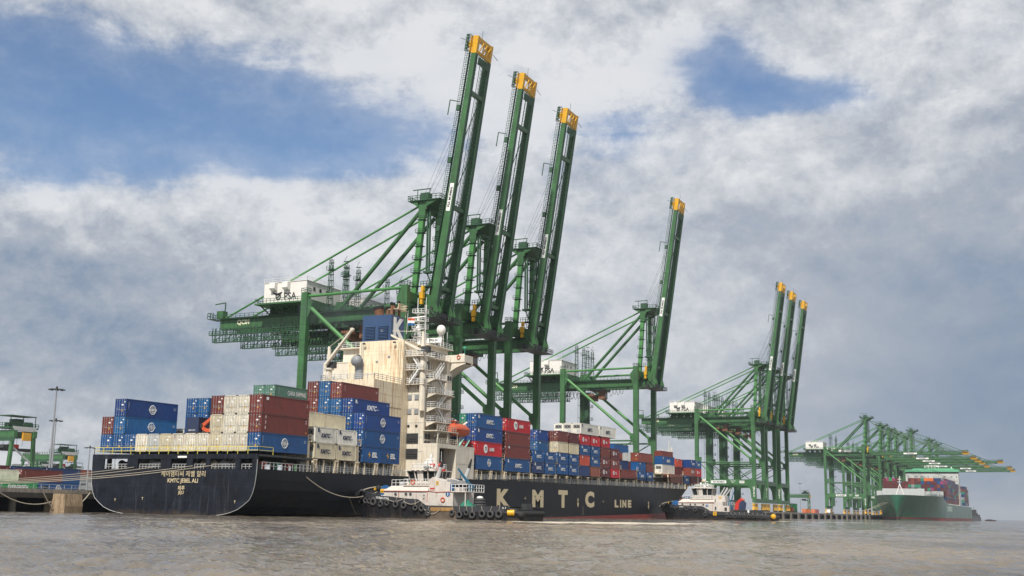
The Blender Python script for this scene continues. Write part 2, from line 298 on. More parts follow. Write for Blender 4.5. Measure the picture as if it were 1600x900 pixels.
# ------------------------------------------------------------------ water
def water_mat():
    m = bpy.data.materials.new('muddy_harbour_water'); m.use_nodes = True; t = m.node_tree; b = t.nodes['Principled BSDF']
    ge = t.nodes.new('ShaderNodeNewGeometry')
    def mapp(s, rz=0):
        mp = t.nodes.new('ShaderNodeMapping'); mp.inputs['Scale'].default_value = s; mp.inputs['Rotation'].default_value = (0, 0, rz); t.links.new(ge.outputs['Position'], mp.inputs[0]); return mp.outputs[0]
    def nz(sc, det, vec, ro=.55, di=0):
        n = t.nodes.new('ShaderNodeTexNoise'); n.inputs['Scale'].default_value = sc; n.inputs['Detail'].default_value = det; n.inputs['Roughness'].default_value = ro; n.inputs['Distortion'].default_value = di; t.links.new(vec, n.inputs['Vector']); return n.outputs['Fac']
    def mth(op, a, b_=None):
        n = t.nodes.new('ShaderNodeMath'); n.operation = op
        for i, v in enumerate((a, b_)):
            if v is None: continue
            if isinstance(v, (int, float)): n.inputs[i].default_value = v
            else: t.links.new(v, n.inputs[i])
        return n.outputs[0]
    v1 = mapp((1, 1, 1)); v2 = mapp((.7, 1.5, 1), .5)
    big = nz(.035, 4, v1); mid = nz(.42, 4, v2, .6, .3); sm = nz(1.5, 5, v2, .6, .2); fine = nz(5.0, 4, v1, .6)
    cr = t.nodes.new('ShaderNodeValToRGB'); t.links.new(mth('ADD', mth('MULTIPLY', big, .75), mth('MULTIPLY', mid, .25)), cr.inputs[0])
    cr.color_ramp.elements[0].position = .38; cr.color_ramp.elements[0].color = (.066, .056, .042, 1)
    cr.color_ramp.elements[1].position = .62; cr.color_ramp.elements[1].color = (.20, .168, .128, 1)
    h = mth('ADD', mth('ADD', mth('MULTIPLY', mid, .55), mth('MULTIPLY', sm, .30)), mth('MULTIPLY', fine, .07))
    bp = t.nodes.new('ShaderNodeBump'); 
    # gusts: ruffled and slick patches, drawn out along the wind
    m1 = t.nodes.new('ShaderNodeMapping'); m1.inputs['Rotation'].default_value = (0, 0, -PSI); t.links.new(ge.outputs['Position'], m1.inputs[0])
    def gust(sx, sy, det, off):
        m2 = t.nodes.new('ShaderNodeMapping'); m2.inputs['Scale'].default_value = (sx, sy, 1); m2.inputs['Location'].default_value = (off, off, 0); t.links.new(m1.outputs[0], m2.inputs[0]); return nz(1.0, det, m2.outputs[0], .65, .4)
    gs = mth('ADD', mth('MULTIPLY', gust(4.2, 1.1, 4, 3.0), .36), mth('ADD', mth('MULTIPLY', gust(1.2, .40, 3, 1.0), .32), mth('MULTIPLY', gust(.10, .035, 4, 9.0), .32)))
    gr = t.nodes.new('ShaderNodeMapRange'); gr.inputs[1].default_value = .42; gr.inputs[2].default_value = .57; gr.inputs[3].default_value = .06; gr.inputs[4].default_value = 1.0; t.links.new(gs, gr.inputs[0]); t.links.new(gr.outputs[0], bp.inputs['Strength']); bp.inputs['Distance'].default_value = 1.0; t.links.new(h, bp.inputs['Height']); t.links.new(bp.outputs[0], b.inputs['Normal'])
    # foam churned up by the tugs: patches with ragged edges
    sp = t.nodes.new('ShaderNodeSeparateXYZ'); t.links.new(ge.outputs['Position'], sp.inputs[0])
    def patch(x, y, rx, ry, rz=0.0, gain=1.0):
        dx = mth('SUBTRACT', sp.outputs[0], x); dy = mth('SUBTRACT', sp.outputs[1], y); c, s_ = math.cos(rz), math.sin(rz)
        a = mth('DIVIDE', mth('ADD', mth('MULTIPLY', dx, c), mth('MULTIPLY', dy, s_)), rx); bb = mth('DIVIDE', mth('SUBTRACT', mth('MULTIPLY', dy, c), mth('MULTIPLY', dx, s_)), ry)
        return mth('MULTIPLY', mth('EXPONENT', mth('MULTIPLY', mth('ADD', mth('MULTIPLY', a, a), mth('MULTIPLY', bb, bb)), -1.0)), gain)
    pt = FOAM(patch, mth)
    fn = nz(.9, 9, mapp((1, .45, 1), .3), .78, .8)
    fo = t.nodes.new('ShaderNodeMapRange'); fo.inputs[1].default_value = .68; fo.inputs[2].default_value = .95; t.links.new(mth('ADD', fn, mth('MULTIPLY', pt, .42)), fo.inputs[0])
    mi = t.nodes.new('ShaderNodeMix'); mi.data_type = 'RGBA'; t.links.new(fo.outputs[0], mi.inputs[0]); t.links.new(cr.outputs[0], mi.inputs[6]); mi.inputs[7].default_value = (.60, .53, .42, 1)
    silt = mth('ADD', patch(60, 118, 16, 26, .3, .8), mth('ADD', patch(78, 88, 12, 14, 0, .6), mth('ADD', patch(95, 150, 40, 20, 0, .35), patch(100, 60, 22, 20, .5, .35))))
    sn = mth('MULTIPLY', silt, mth('ADD', big, mth('MULTIPLY', gs, .9)))
    m2 = t.nodes.new('ShaderNodeMix'); m2.data_type = 'RGBA'; t.links.new(sn, m2.inputs[0]); m2.clamp_factor = True; t.links.new(mi.outputs[2], m2.inputs[6]); m2.inputs[7].default_value = (.36, .28, .18, 1)
    t.links.new(m2.outputs[2], b.inputs['Base Color'])
    b.inputs['Roughness'].default_value = .12; b.inputs['IOR'].default_value = 1.33
    rr = t.nodes.new('ShaderNodeMapRange'); rr.inputs[3].default_value = .06; rr.inputs[4].default_value = .75; t.links.new(fo.outputs[0], rr.inputs[0]); t.links.new(rr.outputs[0], b.inputs['Roughness'])
    return m
def FOAM(patch, mth):
    r = patch(46, 165, 9, 22, .1, 1.0)
    for a in ((54, 180, 10, 26, 0, .8), (30, 240, 6, 20, -.2, .5), (40, 158, 6, 6, 0, .9), (38, 330, 5, 10, 0, 1.0), (52, 340, 10, 30, -.3, .75), (75, 62, 14, 3, .6, .25), (150, 330, 30, 12, .3, .7), (60, 640, 40, 60, 0, .6), (-2, 320, 6, 16, 0, .8), (20, 163, 14, 2.5, 0, .45)):
        r = mth('ADD', r, patch(*a))
    return r
def build_water():
    # one sheet, finely gridded in polar steps near the camera so real waves can stand up, out to the horizon
    mb = MB(); rings = []; rad = [3.0]
    while rad[-1] < 420: rad.append(rad[-1]*(1.0055 if rad[-1] > 18 and rad[-1] < 140 else 1.013)+.01)
    while rad[-1] < 30000: rad.append(rad[-1]*1.25)
    NA = 620; a0, a1 = PSI+math.radians(-34), PSI+math.radians(34)
    from mathutils import noise
    for r in rad:
        ring = []
        for i in range(NA+1):
            a = a0+(a1-a0)*i/NA; x = CAMX-r*math.sin(a); y = r*math.cos(a); z = 0
            if r < 420:
                k = max(0, min(1, (420-r)/200))
                lam = r*.06
                z = .20*(noise.noise((x*.30, y*.55, 0))+.6*noise.noise((x*.9+5, y*1.2, 1))*max(0, 1-lam/10)+.50*noise.noise((x*2.2, y*1.7, 2))*max(0, 1-r/170)+.25*noise.noise((x*6, y*6, 3))*max(0, 1-r/45))*k
            ring.append((x, y, z))
        rings.append(ring)
    mb.loft(rings, sm=True)
    # the remainder of the disc, flat
    b0 = [(CAMX-r*math.sin(a0+(a1-a0+0)*0), r*math.cos(a0), 0) for r in (3, 30000)]
    outer = []
    n2 = 48
    seg = []
    for r in (3.0, 30000.0):
        seg.append([(CAMX-r*math.sin(a1+(2*PI-(a1-a0))*i/n2), r*math.cos(a1+(2*PI-(a1-a0))*i/n2), 0) for i in range(n2+1)])
    mb.loft(seg)
    mb.add([(CAMX-3*math.sin(2*PI*i/60), 3*math.cos(2*PI*i/60), 0) for i in range(60)], [tuple(range(60))])
    o = mb.build('water', water_mat()); tag(o, kind='structure', label='choppy brown grey harbour water', cat='water')
build_water()
# ------------------------------------------------------------------ haze
def build_haze():
    m = bpy.data.materials.new('sea_haze'); m.use_nodes = True; t = m.node_tree; t.nodes.remove(t.nodes['Principled BSDF'])
    v = t.nodes.new('ShaderNodeVolumePrincipled'); v.inputs['Density'].default_value = HAZE_D; v.inputs['Color'].default_value = (.80, .86, .93, 1); v.inputs['Anisotropy'].default_value = .2
    t.links.new(v.outputs[0], t.nodes['Material Output'].inputs['Volume'])
    o = MB().box((-30500, -30500, -1.5), (30700, 30500, 140)).build('haze', m); tag(o, kind='stuff', label='thin sea haze over the harbour')
HAZE_D = .00008
HAZE = True
if HAZE: build_haze()
# ------------------------------------------------------------------ quay
QZ = 3.3; QX = -34.0
o = MB().box((-6000, -400, QZ-1.1), (QX, 1900, QZ)).build('quay_deck', pm('quay_concrete', (.26, .25, .235), .85, var=.25, scale=.3, bump=.3)); tag(o, kind='structure', label='concrete quay deck on piles', cat='quay')
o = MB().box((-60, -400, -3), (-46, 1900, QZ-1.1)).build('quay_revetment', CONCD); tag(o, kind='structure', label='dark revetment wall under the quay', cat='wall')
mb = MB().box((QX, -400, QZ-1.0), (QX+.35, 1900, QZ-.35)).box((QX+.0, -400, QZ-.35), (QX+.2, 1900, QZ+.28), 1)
o = mb.build('quay_edge_beam', [CONCD, CONC]); tag(o, kind='structure', label='kerb beam along the quay edge', cat='kerb')
# crane rails
mb = MB(); 
for x in (-66.4, -36.3): mb.box((x-.08, 0, QZ), (x+.08, 1880, QZ+.14))
o = mb.build('crane_rail', DARK); tag(o, kind='structure', label='crane rails set in the quay', cat='rail')
def pile(y, x=-36.5, lab='', r=.55):
    tag(MB((x, y, -3)).tube((x, y, -3), (x, y, QZ-1.1), r, 10).build('quay_pile', CONC, loc=(x, y, -3)), lab, 'pile', 'piles holding up the quay')
k = 0
for y in (119, 124.5, 130, 141):
    pile(y, -36.5, 'round concrete pile under the quay edge, %s from the left frame edge' % ORD[k]); k += 1
k = 0
for y in range(566, 960, 20):
    x = QX+.35
    mb = MB((x, y, -2)); mb.box((x, y-.9, -2), (x+1.1, y+.9, QZ-.15)); mb.box((x+1.1, y-.6, -.5), (x+1.6, y+.6, 2.6), 1)
    tag(mb.build('fender_pillar', [pm('weathered_fender_concrete', (.15, .135, .115), .85, var=.4, scale=.8, streak=.6, scol=(.05, .04, .03), sscale=1.2, thr=.52), BLACK], loc=(x, y, -2)), 'pale concrete fender pillar on the far quay face, %s beyond the black ship' % (ORD[k] if k < 20 else 'last'), 'fender', 'fender pillars along the far quay'); k += 1
k = 0
for y in range(560, 950, 10):
    x = -37.5
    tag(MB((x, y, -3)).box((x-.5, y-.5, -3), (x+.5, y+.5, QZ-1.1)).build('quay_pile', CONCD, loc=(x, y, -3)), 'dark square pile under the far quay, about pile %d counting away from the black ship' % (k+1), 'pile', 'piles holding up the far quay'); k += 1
# concrete dolphin with rust stains in front of the quay
mb = MB((-33, 137, -2)); mb.prism([(-35.4, -2), (-31.2, -2), (-31.0, 1.0), (-31.3, 2.9), (-35.4, 2.9)], 'y', 135.2, 138.9)
d = mb.build('mooring_dolphin', pm('dolphin_concrete', (.36, .27, .17), .9, var=.4, scale=1.2, bump=.8, streak=.7, scol=(.12, .07, .04), sscale=1.2, thr=.5), loc=(-33, 137, -2))
tag(d, 'stained brown concrete dolphin block beside the stern of the black ship', 'dolphin')
mb = MB(); mb.rail([(QX-.3, 118, QZ+.0), (QX-.3, 141, QZ+.0)], 1.0, 1.5, .03)
tag(mb.build('quay_handrail', LGREY), 'low pale handrail along the quay edge left of the stern', 'handrail')
def bollard(x, y, lab):
    mb = MB((x, y, QZ)); mb.tube((x, y, QZ), (x, y, QZ+.5), .28, 10); mb.tube((x, y, QZ+.5), (x, y, QZ+.75), .4, 10)
    tag(mb.build('bollard', DARK, loc=(x, y, QZ)), lab, 'bollard', 'bollards on the quay edge')
bollard(-34.9, 134.6, 'black bollard on the quay edge above the brown dolphin'); bollard(-34.9, 108, 'black bollard outside the frame holding the stern lines')
def festoon(p, q, sag, name, lab, r=.1, m=ROPE, n=14, cat='rope', grp=None):
    p, q = Vector(p), Vector(q); pts = [p.lerp(q, i/n)-Vector((0, 0, sag*4*(i/n)*(1-i/n))) for i in range(n+1)]
    o = MB(p).path(pts, r).build(name, m, loc=p); return tag(o, lab, cat, grp)
festoon((-33.5, 124.5, 3.0), (-33.5, 134.8, 1.6), 1.0, 'rope', 'slack pale rope looped along the quay face left of the dolphin', .09)
festoon((-33.4, 139.2, 1.0), (-33.4, 142.6, 3.2), .5, 'rope', 'slack pale rope between the dolphin and the ship stern', .09)
festoon((-33.4, 133.0, 3.0), (-33.2, 135.0, .6), .2, 'rope', 'short rope hanging down beside the dolphin', .07)
# ------------------------------------------------------------------ ship to shore cranes
BR = 3.5                                      # rail level
def B(): return MB((0, 0, BR))
LX, WY = -30.2, 20.6
def wpipe(p, q, r, parent, name='brace', m=None): return B().tube(p, q, r, 10).build(name, m or GREEN, parent)
def make_crane(boom_up, number, detail=True):
    root = empty('quay_crane', (0, 0, BR), 'x', 'crane')
    HW = .95
    # bogies and sill beams
    for x in (LX, 0):
        for yy in (1.2, WY-1.2):
            b = B()
            b.bar((x, yy-4.2, 7.1), (x, yy+4.2, 7.1), .9, .9)
            for s in (-1, 1):
                b.prism([(yy+s*2.5-1.7, 6.0), (yy+s*2.5+1.7, 6.0), (yy+s*2.5+.6, 6.9), (yy+s*2.5-.6, 6.9)], 'x', x-.4, x+.4)
                for d in (-1.1, 1.1):
                    b.prism([(yy+s*2.5+d-.85, 4.3), (yy+s*2.5+d+.85, 4.3), (yy+s*2.5+d+.45, 5.9), (yy+s*2.5+d-.45, 5.9)], 'x', x-.5, x+.5)
                    for w in (-.45, .45): b.tube((x-.25, yy+s*2.5+d+w, 3.98), (x+.25, yy+s*2.5+d+w, 3.98), .36, 10, 1)
            b.build('bogie', [YEL, DARK], root)
        B().box((x-.8, -1.6, 7.9), (x+.8, WY+1.6, 9.9)).build('sill_beam', GREEN, root)
    # legs, with the knee that widens under the portal beam
    for x in (LX, 0):
        sx = 1 if x < -1 else -1
        for yy in (0, WY):
            b = B(); sy = 1 if yy == 0 else -1
            b.prism([(x-sx*.95, 9.9), (x+sx*1.5, 9.9), (x+sx*1.9, 14.2), (x+sx*3.2, 17.0), (x-sx*.95, 17.0)] if sx > 0 else [(x+.95, 9.9), (x+.95, 17.0), (x-3.2, 17.0), (x-1.9, 14.2), (x-1.5, 9.9)], 'y', yy-.75, yy+.75)
            b.box((x-HW, yy-.8, 17.003), (x+HW, yy+.8, 56.6))
            b.prism([(x+sx*.95, 31), (x+sx*2.4, 31.2), (x+sx*2.4, 29.2), (x+sx*.95, 27)], 'y', yy-.5, yy+.5)       # gusset
            b.prism([(x+sx*.95, 55.4), (x+sx*2.2, 53.8), (x+sx*2.2, 52.3), (x+sx*.95, 49.5)], 'y', yy-.5, yy+.5)
            for z in range(20, 56, 4): b.box((x-HW-.02, yy-.83, z), (x+HW+.02, yy+.83, z+.1), 1)
            b.rail([(x-HW, yy-.8, 56.6), (x+HW, yy-.8, 56.6), (x+HW, yy+.8, 56.6), (x-HW, yy+.8, 56.6), (x-HW, yy-.8, 56.6)], 1.1, 1, .05, 1)
            b.build('leg', [GREEN, DGREEN], root)
    # ladders and landings up the far land leg (lift shaft)
    b = B(); x, yy = LX+1.9, WY
    b.box((x-.9, yy-.9, 9.9), (x+.9, yy+.9, 49.2))
    for z in range(13, 49, 5):
        b.box((x+.9, yy-.8, z), (x+2.3, yy+.8, z+.12), 1); b.rail([(x+.9, yy-.8, z), (x+2.3, yy-.8, z), (x+2.3, yy+.8, z)], 1.1, .8, .05, 1)
        b.bar((x+1.0, yy-.85, z), (x+2.2, yy-.85, z-2), .07, .07, 1); b.box((LX-1.9, yy-.6, z+1), (LX-1.2, yy+.6, z+1.1), 1); b.bar((LX-1.8, yy-.6, z-3), (LX-1.8, yy-.6, z+2.1), .1, .1, 1)
    b.build('lift_shaft', [DGREEN, DGREEN], root)
    # portal beams, cross beams, ties and braces
    for yy in (0, WY):
        p = B().box((LX+.95, yy-.7, 17.0), (-.95, yy+.7, 19.6)).build('portal_beam', GREEN, root)
        if yy == 0:
            b = B(); b.box((-22.5, -.75, 17.6), (-14.5, -.71, 19.0), 0); b.box((-7.5, -.75, 17.7), (-5, -.71, 18.9), 0)
            b.text('PSA MUMBAI', (-18.5, -.78, 18.3), (1, 0, 0), (0, 0, 1), .85, 1, .03); b.text(number, (-6.25, -.78, 18.3), (1, 0, 0), (0, 0, 1), .7, 1, .03)
            b.text('SAFE LOAD', (-11, -.74, 18.8), (1, 0, 0), (0, 0, 1), .38, 0, .02); b.text('65 T', (-11, -.74, 18.1), (1, 0, 0), (0, 0, 1), .5, 0, .02)
            b.build('sign_board', [PURE, DARK], p)
        wpipe((LX+1, yy, 28.4), (-1, yy, 28.4), .32, root); wpipe((LX+1, yy, 55.6), (-1, yy, 56.0), .38, root, m=LGREEN)
        wpipe((LX+1.2, yy, 52.9), (-1.6, yy, 30.2), .55, root, m=LGREEN)
        wpipe((LX+1.0, yy, 28.4), (-19.5, yy, 19.6), .22, root); wpipe((-16.5, yy, 19.6), (-1.0, yy, 28.4), .22, root)
    b = B(); b.text('\n'.join(number), (.96, 0, 14), (0, 1, 0), (0, 0, 1), 5.0, 0, .03, wide=1.0); 
    b.text('\n'.join(number), (-.1, -.78, 13.4), (1, 0, 0), (0, 0, 1), 5.0, 0, .03); b.build('painted_number', PURE, root)
    for x in (LX, 0):
        B().box((x-.8, .8, 52.6), (x+.8, WY-.8, 55.0)).build('cross_beam', GREEN, root)
        B().box((x-.7, .8, 17.2), (x+.7, WY-.8, 19.4)).build('cross_beam', GREEN, root)
    # twin girders
    for yy in (6.55, 14.05):
        g = B(); g.box((-63, yy-.6, 49.5), (3.4, yy+.6, 52.35))
        g.box((-63, yy-.75, 49.3), (3.4, yy+.75, 49.5), 1); g.box((-63, yy-.75, 52.35), (3.4, yy+.75, 52.5))
        for i in range(34): g.box((-62+i*1.95, yy-.63, 49.5), (-61.9+i*1.95, yy+.63, 52.35), 1)
        g = g.build('girder', [GREEN, DGREEN], root)
        s = -1 if yy < 10 else 1
        w = B(); w.box((-63, yy+s*.6, 52.0), (3, yy+s*1.6, 52.1)); w.rail([(-63, yy+s*1.55, 52.1), (3, yy+s*1.55, 52.1)], 1.2, 1.5, .05)
        w.build('walkway', DGREEN, g)
        if yy < 10:
            w = B(); w.text(number, (-55.0, yy-.66, 50.95), (1, 0, 0), (0, 0, 1), 1.6, 0, .04); w.build('painted_number', pm('pale_yellow_lettering', (.72, .72, .5), .5), g)
    for x in (-62.6, -50, -20, -8):
        B().box((x-.4, 7.15, 49.9), (x+.4, 13.45, 51.9)).build('girder_tie', GREEN, root)
    # rear service gantry: hoist box and lattice catwalks hung under the girders with the trolley cables
    b = B(); b.box((-64.5, 6, 52.5), (-62.3, 8, 54.6)); b.box((-66.6, 4.8, 52.2), (-64.5, 9, 52.3), 1); b.rail([(-64.5, 4.8, 52.3), (-66.6, 4.8, 52.3), (-66.6, 9, 52.3), (-64.5, 9, 52.3)], 1.6, 1, .06, 1)
    b.bar((-62.4, 7, 54.6), (-62.4, 7, 57), .25, .25, 1); b.bar((-62.4, 7, 57), (-66, 7, 56.7), .2, .3, 1)
    b.build('rear_platform', [GREEN, DGREEN], root)
    rr = random.Random(4)
    for k, (yy, x0, x1) in enumerate(((4.2, -63.5, -34), (16.4, -63.5, -34))):
        b = B()
        for z, w in ((47.4, 1.1), (45.3, .9)): b.box((x0-(1.2 if z > 46 else -.5), yy-w/2, z), (x1, yy+w/2, z+.22)); b.rail([(x0-(1.2 if z > 46 else -.5), yy-w/2, z), (x1, yy-w/2, z)], 1.1, 1.0, .07)
        n = int((x1-x0)/1.15)
        for i in range(n+1):
            x = x0+(x1-x0)*i/n; b.bar((x, yy-.4, 45.3), (x+rr.uniform(-.15, .15), yy-.4, 49.4), .17, .17)
            if i % 3 == 0: b.bar((x, yy-.4, 45.4), (x+3.3, yy-.4, 47.4), .15, .15); b.bar((x, yy+.5, 45.3), (x, yy+.5, 49.4), .14, .14)
            if i % 5 == 2: b.bar((x, yy-.4, 49.3), (x+2.2, yy-.4, 47.5), .1, .1)
        b.build('service_gantry', DGREEN, root)
    b = B()
    for yy, xa, xb in ((5.0, -34, -7), (5.6, -60, -36), (15.4, -52, -24)):
        x = xa
        while x < xb:
            w = 1.35; d = rr.uniform(2.2, 3.4)
            b.path([(x+w*(.5-.5*math.cos(PI*j/6)), yy, 49.2-d*math.sin(PI*j/6)) for j in range(7)], .07, 4); x += w+rr.uniform(0, .15)
    b.build('festoon_cable', BLACK, root)
    # trolley with the driver's cabin and spreader head block
    b = B(); b.box((-22, 6, 48.5), (-16, 15, 49.3)); b.box((-18.4, 8, 45.2), (-15.8, 11, 48.5), 1); b.box((-18.5, 8.2, 45.6), (-15.7, 10.8, 47.4), 2)
    b.box((-22.5, 5.5, 46.2), (-19.5, 14.6, 46.9), 3); b.box((-21.6, 7, 44.8), (-20.4, 13, 46.2), 3)
    for x, y in ((-21.5, 7), (-20.5, 13), (-21.5, 13), (-20.5, 7)): b.bar((x, y, 46.9), (x, y, 48.6), .08, .08, 3)
    b.build('trolley', [DGREEN, BROWNR, GLASS, BROWNR], root)
    # machinery house
    h = B(); h.box((-45.7, 2.4, 54.9), (-31.9, 18.4, 60.5))
    for i in range(46): h.box((-45.55+i*.3, 2.34, 55.1), (-45.41+i*.3, 2.4, 60.3))
    h.box((-45.9, 2.2, 60.5), (-31.7, 18.6, 60.62)); h.rail([(-45.8, 2.3, 60.6), (-31.8, 2.3, 60.6), (-31.8, 18.4, 60.6)], 1.0, 2.5, .03)
    h = h.build('machinery_house', WHITE, root)
    for x in (-42.2, -38.0):
        B().prism([(1.3, 58.4), (1.0, 58.8), (1.0, 60.3), (2.33, 60.3), (2.33, 58.1)], 'x', x-.9, x+.9).build('ventilation_hood', WHITE, h)
    b = B(); b.text('PSA', (-37.0, 2.30, 56.6), (1, 0, 0), (0, 0, 1), 1.9, 0, .015, wide=.95)
    # emblem: ring with winged strokes over it
    b.torus((-40.9, 2.28, 56.6), .75, .16, (0, 1, 0), 20, 4, 0, .2)
    b.add([(-43.2, 2.29, 58.0), (-41.4, 2.29, 57.5), (-39.6, 2.29, 57.9), (-40.2, 2.29, 57.0), (-41.6, 2.29, 56.9), (-42.2, 2.29, 57.3)], [(0, 1, 5), (1, 2, 3), (1, 3, 4), (1, 4, 5)])
    b.bar((-41.5, 2.28, 56.3), (-40.3, 2.28, 56.9), .05, .25)
    b.build('lettering', BLACK, h)
    for y in (5.4, 8.2, 11.4): B().box((-31.9, y, 58.2), (-31.84, y+.9, 59.2)).build('window', GLASS, h)
    b = B(); b.box((-47.6, .9, 54.45), (-31.0, 19.2, 54.85)); b.rail([(-47.5, 19, 54.85), (-47.5, 1, 54.85), (-31.1, 1, 54.85)], 1.15, 1.2, .05, 1)
    for x in (-46, -42, -38, -34):
        b.bar((x, 1.1, 54.5), (x, 5.9, 52.4), .2, .3); b.bar((x, 19, 54.5), (x, 14.7, 52.4), .2, .3); b.box((x-.2, 5.9, 52.5), (x+.2, 14.7, 54.5))
    b.build('house_platform', [GREEN, DGREEN], root)
    # lattice towers that carry the backstays
    for yy in (6.55, 14.05):
        for x, z in ((-27.2, 66.6), (-22.5, 64.5) if yy < 10 else (-23.5, 65)):
            b = B(); w = .75
            for i in (-1, 1):
                for j in (-1, 1): b.bar((x+i*w, yy+j*.4, 52.4), (x+i*w*.5, yy+j*.3, z), .13, .13)
            for q in range(9):
                za = 52.8+q*1.6; b.bar((x-w*(1-q*.05), yy-.4, za), (x+w*(1-q*.05), yy-.4, za+1.5), .08, .08); b.box((x-w, yy-.45, za), (x+w, yy+.45, za+.06))
            b.box((x-1, yy-.8, z-3), (x+1, yy+.8, z-2.9)); b.rail([(x-1, yy-.8, z-2.9), (x+1, yy-.8, z-2.9)], 1.0, .7, .05)
            b.build('stay_tower', DGREEN, root)
    # apex frame
    for yb, yt in ((4.5, 6.3), (16.1, 14.3)):
        b = B(); b.bar((-.2, yb, 54.0), (.8, yt, 79.2), 1.25, 1.35, upv=(1, 0, 0))
        for q in range(6):
            t = .12+q*.14; px_, py_, pz_ = -.2+t, yb+(yt-yb)*t, 54+25.2*t
            b.box((px_-1.1, py_-1.0, pz_), (px_+1.2, py_+1.0, pz_+.1), 1); b.rail([(px_-1.1, py_-1, pz_), (px_+1.2, py_-1, pz_)], 1.0, .8, .05, 1)
        b.build('mast_post', [LGREEN, DGREEN], root)
        # hinge bracket and folded links
        b = B()
        for dx in (1.9, 2.6): b.bar((dx, yt+.3, 78.5), (dx+.3, yt, 61), .35, .5); 
        b.bar((2.2, yt, 61), (3.6, yt+.4, 57.5), .25, .3); b.box((1.6, yt-.9, 60.6), (3.9, yt+.9, 61.1)); b.rail([(1.2, yt-1, 57.2), (4.4, yt-1, 57.2)], 1.2, .8, .06)
        b.box((1.2, yt-1.1, 57.0), (4.4, yt+1.1, 57.2)); b.build('folded_forestay', DGREEN, root)
    b = B(); b.box((-.3, 5.4, 77.4), (2.2, 15.2, 79.6)); b.prism([(5.4, 77.4), (7.0, 77.4), (5.6, 74.6), (5.4, 74.6)], 'x', -.2, 1.8)
    b.box((-3.0, 4.6, 79.6), (6.4, 16.0, 79.8), 1); b.rail([(-3, 16, 79.8), (-3, 4.6, 79.8), (6.4, 4.6, 79.8), (6.4, 16, 79.8)], 1.2, 1.1, .06, 1)
    b.prism([(-2.6, 79.6), (-.3, 79.6), (-.3, 78)], 'y', 5, 15.5); b.prism([(2.2, 78.0), (2.2, 79.6), (5.8, 79.6)], 'y', 5, 15.5)
    b.box((-.2, 6.0, 79.8), (2.2, 8.0, 82.0), 1); b.box((0, 12.8, 79.8), (2.0, 14.6, 81.4), 1); b.bar((-1.2, 6.3, 79.8), (-1.2, 6.3, 83.0), .15, .15, 1); b.bar((-2.6, 6.3, 83), (2.6, 6.3, 83.0), .2, .25, 1); b.bar((2.4, 6.3, 79.8), (2.4, 6.3, 83.0), .15, .15, 1)
    b.build('apex_platform', [GREEN, DGREEN], root)
    for yy in (6.55, 14.05):
        wpipe((-.8, yy, 78.6), (-61.5, yy, 52.6), .27, root, 'backstay', LGREEN)
        wpipe((-.3, yy, 77.2), (-24.0, yy, 52.8), .55, root, 'inner_strut')
        b = B(); b.prism([(-26, 52.4), (-21, 52.4), (-22.8, 54.8), (-24.8, 54.8)], 'y', yy-.35, yy+.35); b.build('gusset', GREEN, root)
    # boom hinge with its machinery
    b = B()
    for yy in (6.55, 14.05):
        b.prism([(1.0, 49.3), (5.6, 48.9), (6.3, 50.6), (5.2, 54.2), (2.6, 55.3), (1.0, 54.6)], 'y', yy-.95, yy-.62); b.prism([(1.0, 49.3), (5.6, 48.9), (6.3, 50.6), (5.2, 54.2), (2.6, 55.3), (1.0, 54.6)], 'y', yy+.62, yy+.95)
        b.tube((4.3, yy-1.2, 51.3), (4.3, yy+1.2, 51.3), .55, 12, 1)
    b.box((1.0, 7.5, 49.6), (5, 13.1, 50.8), 1); b.box((1.5, 3.0, 48.6), (6.6, 17.6, 48.75), 1); b.rail([(1.5, 3.0, 48.75), (6.6, 3.0, 48.75), (6.6, 17.6, 48.75)], 1.2, 1.0, .07, 1)
    for i in range(9): y = 3.6+i*1.6; b.box((2+rr.uniform(-.5, 1), y, 48.75), (3.4+rr.uniform(0, 1.4), y+1.1, 49.4+rr.uniform(0, 1.0)), 1)
    b.bar((1.2, 4.0, 55.4), (5.6, 5.0, 49.5), .25, .25, 0); b.bar((6.4, 3.6, 50), (7.6, 3.6, 48.5), .12, .12, 1)
    b.build('boom_hinge', [GREEN, DARK], root)
    b = B(); b.box((2.0, 3.4, 53.6), (3.0, 4.4, 55.4)); b.box((2.3, 3.6, 55.6), (3.0, 4.4, 56.9)); b.box((2.1, 3.5, 52.2), (2.8, 4.3, 53.4))
    b.build('hinge_winch', YEL, root)
    # boom: built along +X from the hinge, then turned up
    ang = math.radians(81.35) if boom_up else 0.0
    ox, oz = 4.3, 51.2
    ca, sa = math.cos(ang), math.sin(ang)
    def T(p): return (ox+p[0]*ca-p[2]*sa, p[1], oz+p[0]*sa+p[2]*ca)
    def RB(mb): mb.v = [tuple(Vector(T(Vector(p)))-Vector((0, 0, BR))) for p in mb.v]; return mb
    LB = 72.5; hh = 1.0; b = MB()
    for yy in (6.55, 14.05):
        b.bar((0, yy, 0), (LB-4.7, yy, .25), 1.15, 2.1, 0, 1.0, 1.35); b.bar((0, yy, -1.15), (LB-4.7, yy, -.5), 1.4, .14, 1, 1.2, .12)
        for q in range(1, 23): xq = q*3.0; hq = 1.05-.375*xq/68; b.bar((xq, yy, .25*xq/68-hq-.02), (xq, yy, .25*xq/68+hq+.02), 1.19-.15*xq/68, .09, 0)
    for x in (6, 27, 57.5): b.box((x-.5, 7.1, -.5), (x+.5, 13.5, .6))
    for i, (xa, xb) in enumerate(((7, 17), (17, 27), (28, 42), (42, 57))):
        b.bar((xa, 7.2, .4), (xb, 13.4, .4), .16, .16); 
        if i in (1,): b.bar((xa, 13.4, .4), (xb, 7.2, .4), .16, .16)
    boom = RB(b).build('boom', [GREEN, DGREEN], root)
    # walkways with toothed railings on the upper side of both beams, trolley rope sheaves on the inner faces
    b = MB()
